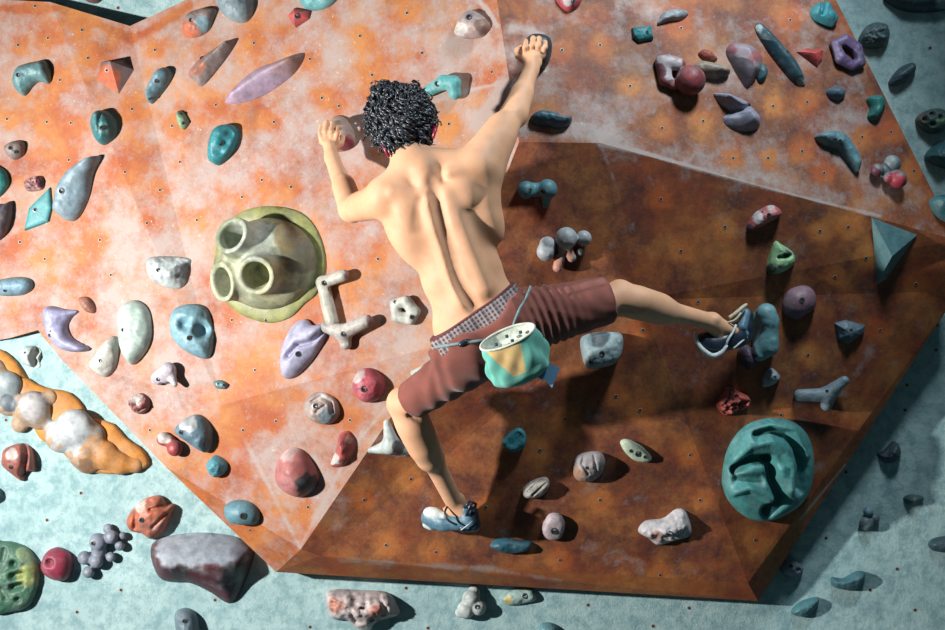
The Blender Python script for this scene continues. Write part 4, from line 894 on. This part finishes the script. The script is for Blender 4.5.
V_, F_ = tube([B(461,530,.435), B(468,525,.442), B(473,521,.438)], .0022, 6); mesh_obj('white_stripe', [list(v-root.location) for v in V_], F_, M_wht, s1)
BD = -.025
s2 = sdf_part('climbing_shoe', [((705,342,.515),(716,346,.51),.036,.034),((714,344,.51),(738,338,.485),.034,.036),((729,334,.49),(744,328,.465),.034,.031),((744,337,.46),(748,316,.455),.029,.020)], M_rub, root)
s2['label'] = 'navy and white climbing shoe on the raised right foot'
def soft(pts, n=16): return [tuple(q) for q in crom(pts, n, False)]
V_, F_ = tube([B(*q) for q in soft([(695,331,.535),(697,342,.55),(704,351,.555),(713,356,.55),(722,352,.55),(727,345,.55)])], [.005+.005*math.sin(math.pi*k/15) for k in range(16)], 10); mesh_obj('heel_rand', [list(v-root.location) for v in V_], F_, M_wht, s2)
sdf_part('toe_panel', [((742,327,.493),(746,313,.475),.020,.017),((736,342,.505),(746,334,.49),.014,.012)], M_blue, s2)
V_, F_ = merge([tube([B(*q) for q in soft([(729,318,.525),(736,313,.525),(743,307,.515),(747,304,.505)], 10)], [.007]*7+[.006,.005,.003], 8), tube([B(*q) for q in soft([(726,323,.53),(735,320,.535),(741,313,.525)], 8)], .004, 8)])
mesh_obj('tongue', [list(v-root.location) for v in V_], F_, M_bei, s2)
V_, F_ = merge([tube([B(*q) for q in soft([(725,349,.545),(728,340,.555),(733,332,.545),(736,325,.53)], 10)], .0045, 8), tube([B(*q) for q in soft([(733,349,.525),(740,343,.525),(747,337,.50)], 8)], .0035, 8)])
mesh_obj('strap', [list(v-root.location) for v in V_], F_, M_wht, s2)
BD = .02
# ---- chalk bag on its belt
M_mint = mat_cloth('mint_canvas', (.09, .36, .29), (.16, .46, .38)); M_yel = mat_cloth('mustard_canvas', (.50, .34, .13), (.60, .42, .18))
M_cord = plain('teal_grey_webbing', (.16, .24, .25), .7, 0, .4, 90); M_fl = plain('pale_fleece', (.52, .56, .48), .9, 0, .3, 60); M_tag = plain('blue_fabric_tag', (.12, .27, .42), .6); M_print = plain('navy_print', (.02, .06, .09), .8)
hv = Vol((-.35, -1.2, 2.1), (.35, -.6, 2.7), .01); hip(hv, .016)
P, F = hv.mesh(); HB = BVHTree.FromPolygons([Vector(p) for p in P], [tuple(map(int, f)) for f in F])
SBv = BVHTree.FromPolygons([v.co+root.location for v in so.data.vertices], [tuple(p.vertices) for p in so.data.polygons])
def onhip(x, y, off=.004):
    best = None
    for t in (HB, SBv):
        h = t.ray_cast(CAM, ray(x, y).normalized())
        if h[0] is not None and (best is None or h[0].y < best.y): best = h[0]+Vector((0, -off, 0))
    return best if best is not None else B(x, y, .93)
bag = bpy.data.objects.new('chalk_bag', None); link(bag); rc = B(507.5,337,1.075); bag.location = rc
tag(bag, 'mint and mustard cloth chalk bag hanging from the belt on the maroon shorts', 'chalk bag')
axd = (B(526,382,1.04)-rc); Lb = axd.length; axd.normalize()
mj = (B(533,322,1.07)-B(482,352,1.07)); rM = mj.length/2; mj = (mj-axd*mj.dot(axd)).normalized(); mn = axd.cross(mj).normalized()
tilt = -.14
def bagpt(t, th, r):
    lip = 0.0
    p = rc+axd*(t*Lb)+(mj*math.cos(th)+mn*math.sin(th)*.52)*r
    # opening plane tips towards the viewer
    front = math.sin(th)*(1 if mn.y < 0 else -1)
    p += axd*(front*.016*(1-t)); return p
V, F, mi = [], [], []; NT, NS = 40, 160
for i in range(NT+1):
    t = i/NT
    r = rM*(.97+.20*math.sin(math.pi*t*.8)-.16*t)*(1 if t < .78 else math.sqrt(max(0, 1-((t-.78)/.235)**2)))
    for k in range(NS):
        th = 2*math.pi*k/NS
        w = 1+(.10*math.sin(th*5+t*5)+.04*math.sin(th*9-t*9+1))*math.sin(math.pi*min(1, t*1.1))**.7
        V.append(bagpt(t, th, r*w)-rc)
for i in range(NT):
    for k in range(NS):
        l = (k+1) % NS; F.append((i*NS+k, i*NS+l, (i+1)*NS+l, (i+1)*NS+k))
        c = V[i*NS+k]; tt = (i+.5)/NT; x = (c-axd*c.dot(axd)).dot(mj)/rM
        mi.append(1 if (-.86+tt*.8 < x < .34-tt*.3 and .0 < tt < .7) else 0)
F.append(tuple(NT*NS+k for k in range(NS))); mi.append(0)
mesh_obj('pouch', [list(v) for v in V], F, [M_mint, M_yel], bag, matidx=mi)
rim_pts = [bagpt(0, 2*math.pi*k/40, rM*.98)-rc for k in range(40)]
V_, F_ = tube(rim_pts, .0042, 8, closed=True); mesh_obj('rim', [list(v) for v in V_], F_, M_fl, bag)
V, F = [], []
for i, (t, q) in enumerate([(0, .95), (.12, .9), (.22, .75), (.26, .0001)]):
    for k in range(40): V.append(list(bagpt(t, 2*math.pi*k/40, rM*q)-rc))
for i in range(3):
    for k in range(40): l = (k+1) % 40; F.append((i*40+l, i*40+k, (i+1)*40+k, (i+1)*40+l))
mesh_obj('lining', V, F, M_fl, bag)
spots = []
for a, q in [(3.6,.55),(4.6,.5),(.4,.55),(2.5,.6),(5.5,.6),(0,.05)]:
    p = bagpt(.10, a, rM*q)-rc+Vector((0, -.004, 0)); spots.append(tube([p, p+mj*.010+axd*.002], .0055, 6))
V_, F_ = merge(spots); mesh_obj('lining_print', [list(v) for v in V_], F_, M_print, bag)
def slab(name, px, d, mat, par, th=.003):
    f = [B(x, y, d)-rc for x, y in px]; bk = [p+Vector((0, th, 0)) for p in f]; n = len(f)
    return mesh_obj(name, [list(p) for p in f+bk], [tuple(range(n))[::-1], tuple(range(n, 2*n))]+[(i, (i+1) % n, (i+1) % n+n, i+n) for i in range(n)], mat, par, smooth=False)
slab('fabric_tag', [(543,359),(560,368),(552,388),(546,381),(536,377)], 1.04, M_tag, bag)
ln = [(436,347),(450,345),(463,343),(478,341),(488,340)]; V1 = tube([onhip(*p)-rc for p in ln], .0052, 8)
ln2 = [(531,286),(526,298),(520,308),(515,320),(512,330)]; V2 = tube([onhip(*p)-rc for p in ln2], .0045, 8)
V_, F_ = merge([V1, V2]); mesh_obj('belt', [list(v) for v in V_], F_, M_cord, bag)
bk = onhip(463,343,.008)-rc; V_, F_ = tube([bk-wx*.016, bk-wx*.008, bk+wx*.008, bk+wx*.016], [.006,.009,.009,.006], 10); mesh_obj('buckle', [list(v) for v in V_], F_, M_rub, bag)
# hem stitching and pocket edge of the shorts
# ------------------------------------------------------------------ light
def area(name, loc, target, size, power, col, shape='DISK'):
    l = bpy.data.lights.new(name, 'AREA'); l.shape = shape; l.size = size; l.energy = power; l.color = col
    o = bpy.data.objects.new(name, l); COL.objects.link(o); o.location = loc
    o.rotation_euler = (Vector(target)-Vector(loc)).to_track_quat('-Z', 'Y').to_euler(); return o
sp = bpy.data.lights.new('gym_floodlight', 'SPOT'); sp.energy = 1340; sp.color = (1., .96, .91); sp.shadow_soft_size = .07; sp.spot_size = math.radians(112); sp.spot_blend = 1.
so_ = bpy.data.objects.new('gym_floodlight', sp); COL.objects.link(so_); so_.location = (-3.4, -2.55, ZC-.05)
so_.rotation_euler = (Vector((.35, -.5, ZC-.05))-so_.location).to_track_quat('-Z', 'Y').to_euler()
sq = bpy.data.lights.new('ceiling_lamp', 'SPOT'); sq.energy = 580; sq.color = (.86, .95, 1.); sq.shadow_soft_size = .3; sq.spot_size = math.radians(58); sq.spot_blend = 1.
sc2 = bpy.data.objects.new('ceiling_lamp', sq); COL.objects.link(sc2); sc2.location = (1.5, -2.1, ZC+3.0)
sc2.rotation_euler = (Vector((.6, -.4, ZC+.6))-sc2.location).to_track_quat('-Z', 'Y').to_euler()
w = bpy.data.worlds.new('hall'); S.world = w; w.use_nodes = True
w.node_tree.nodes['Background'].inputs[0].default_value = (.30, .52, .60, 1)
w.node_tree.nodes['Background'].inputs[1].default_value = .11
S.view_settings.view_transform = 'Standard'; S.view_settings.look = 'None'
S.view_settings.exposure = 0; S.view_settings.gamma = 1; S.view_settings.use_curve_mapping = False
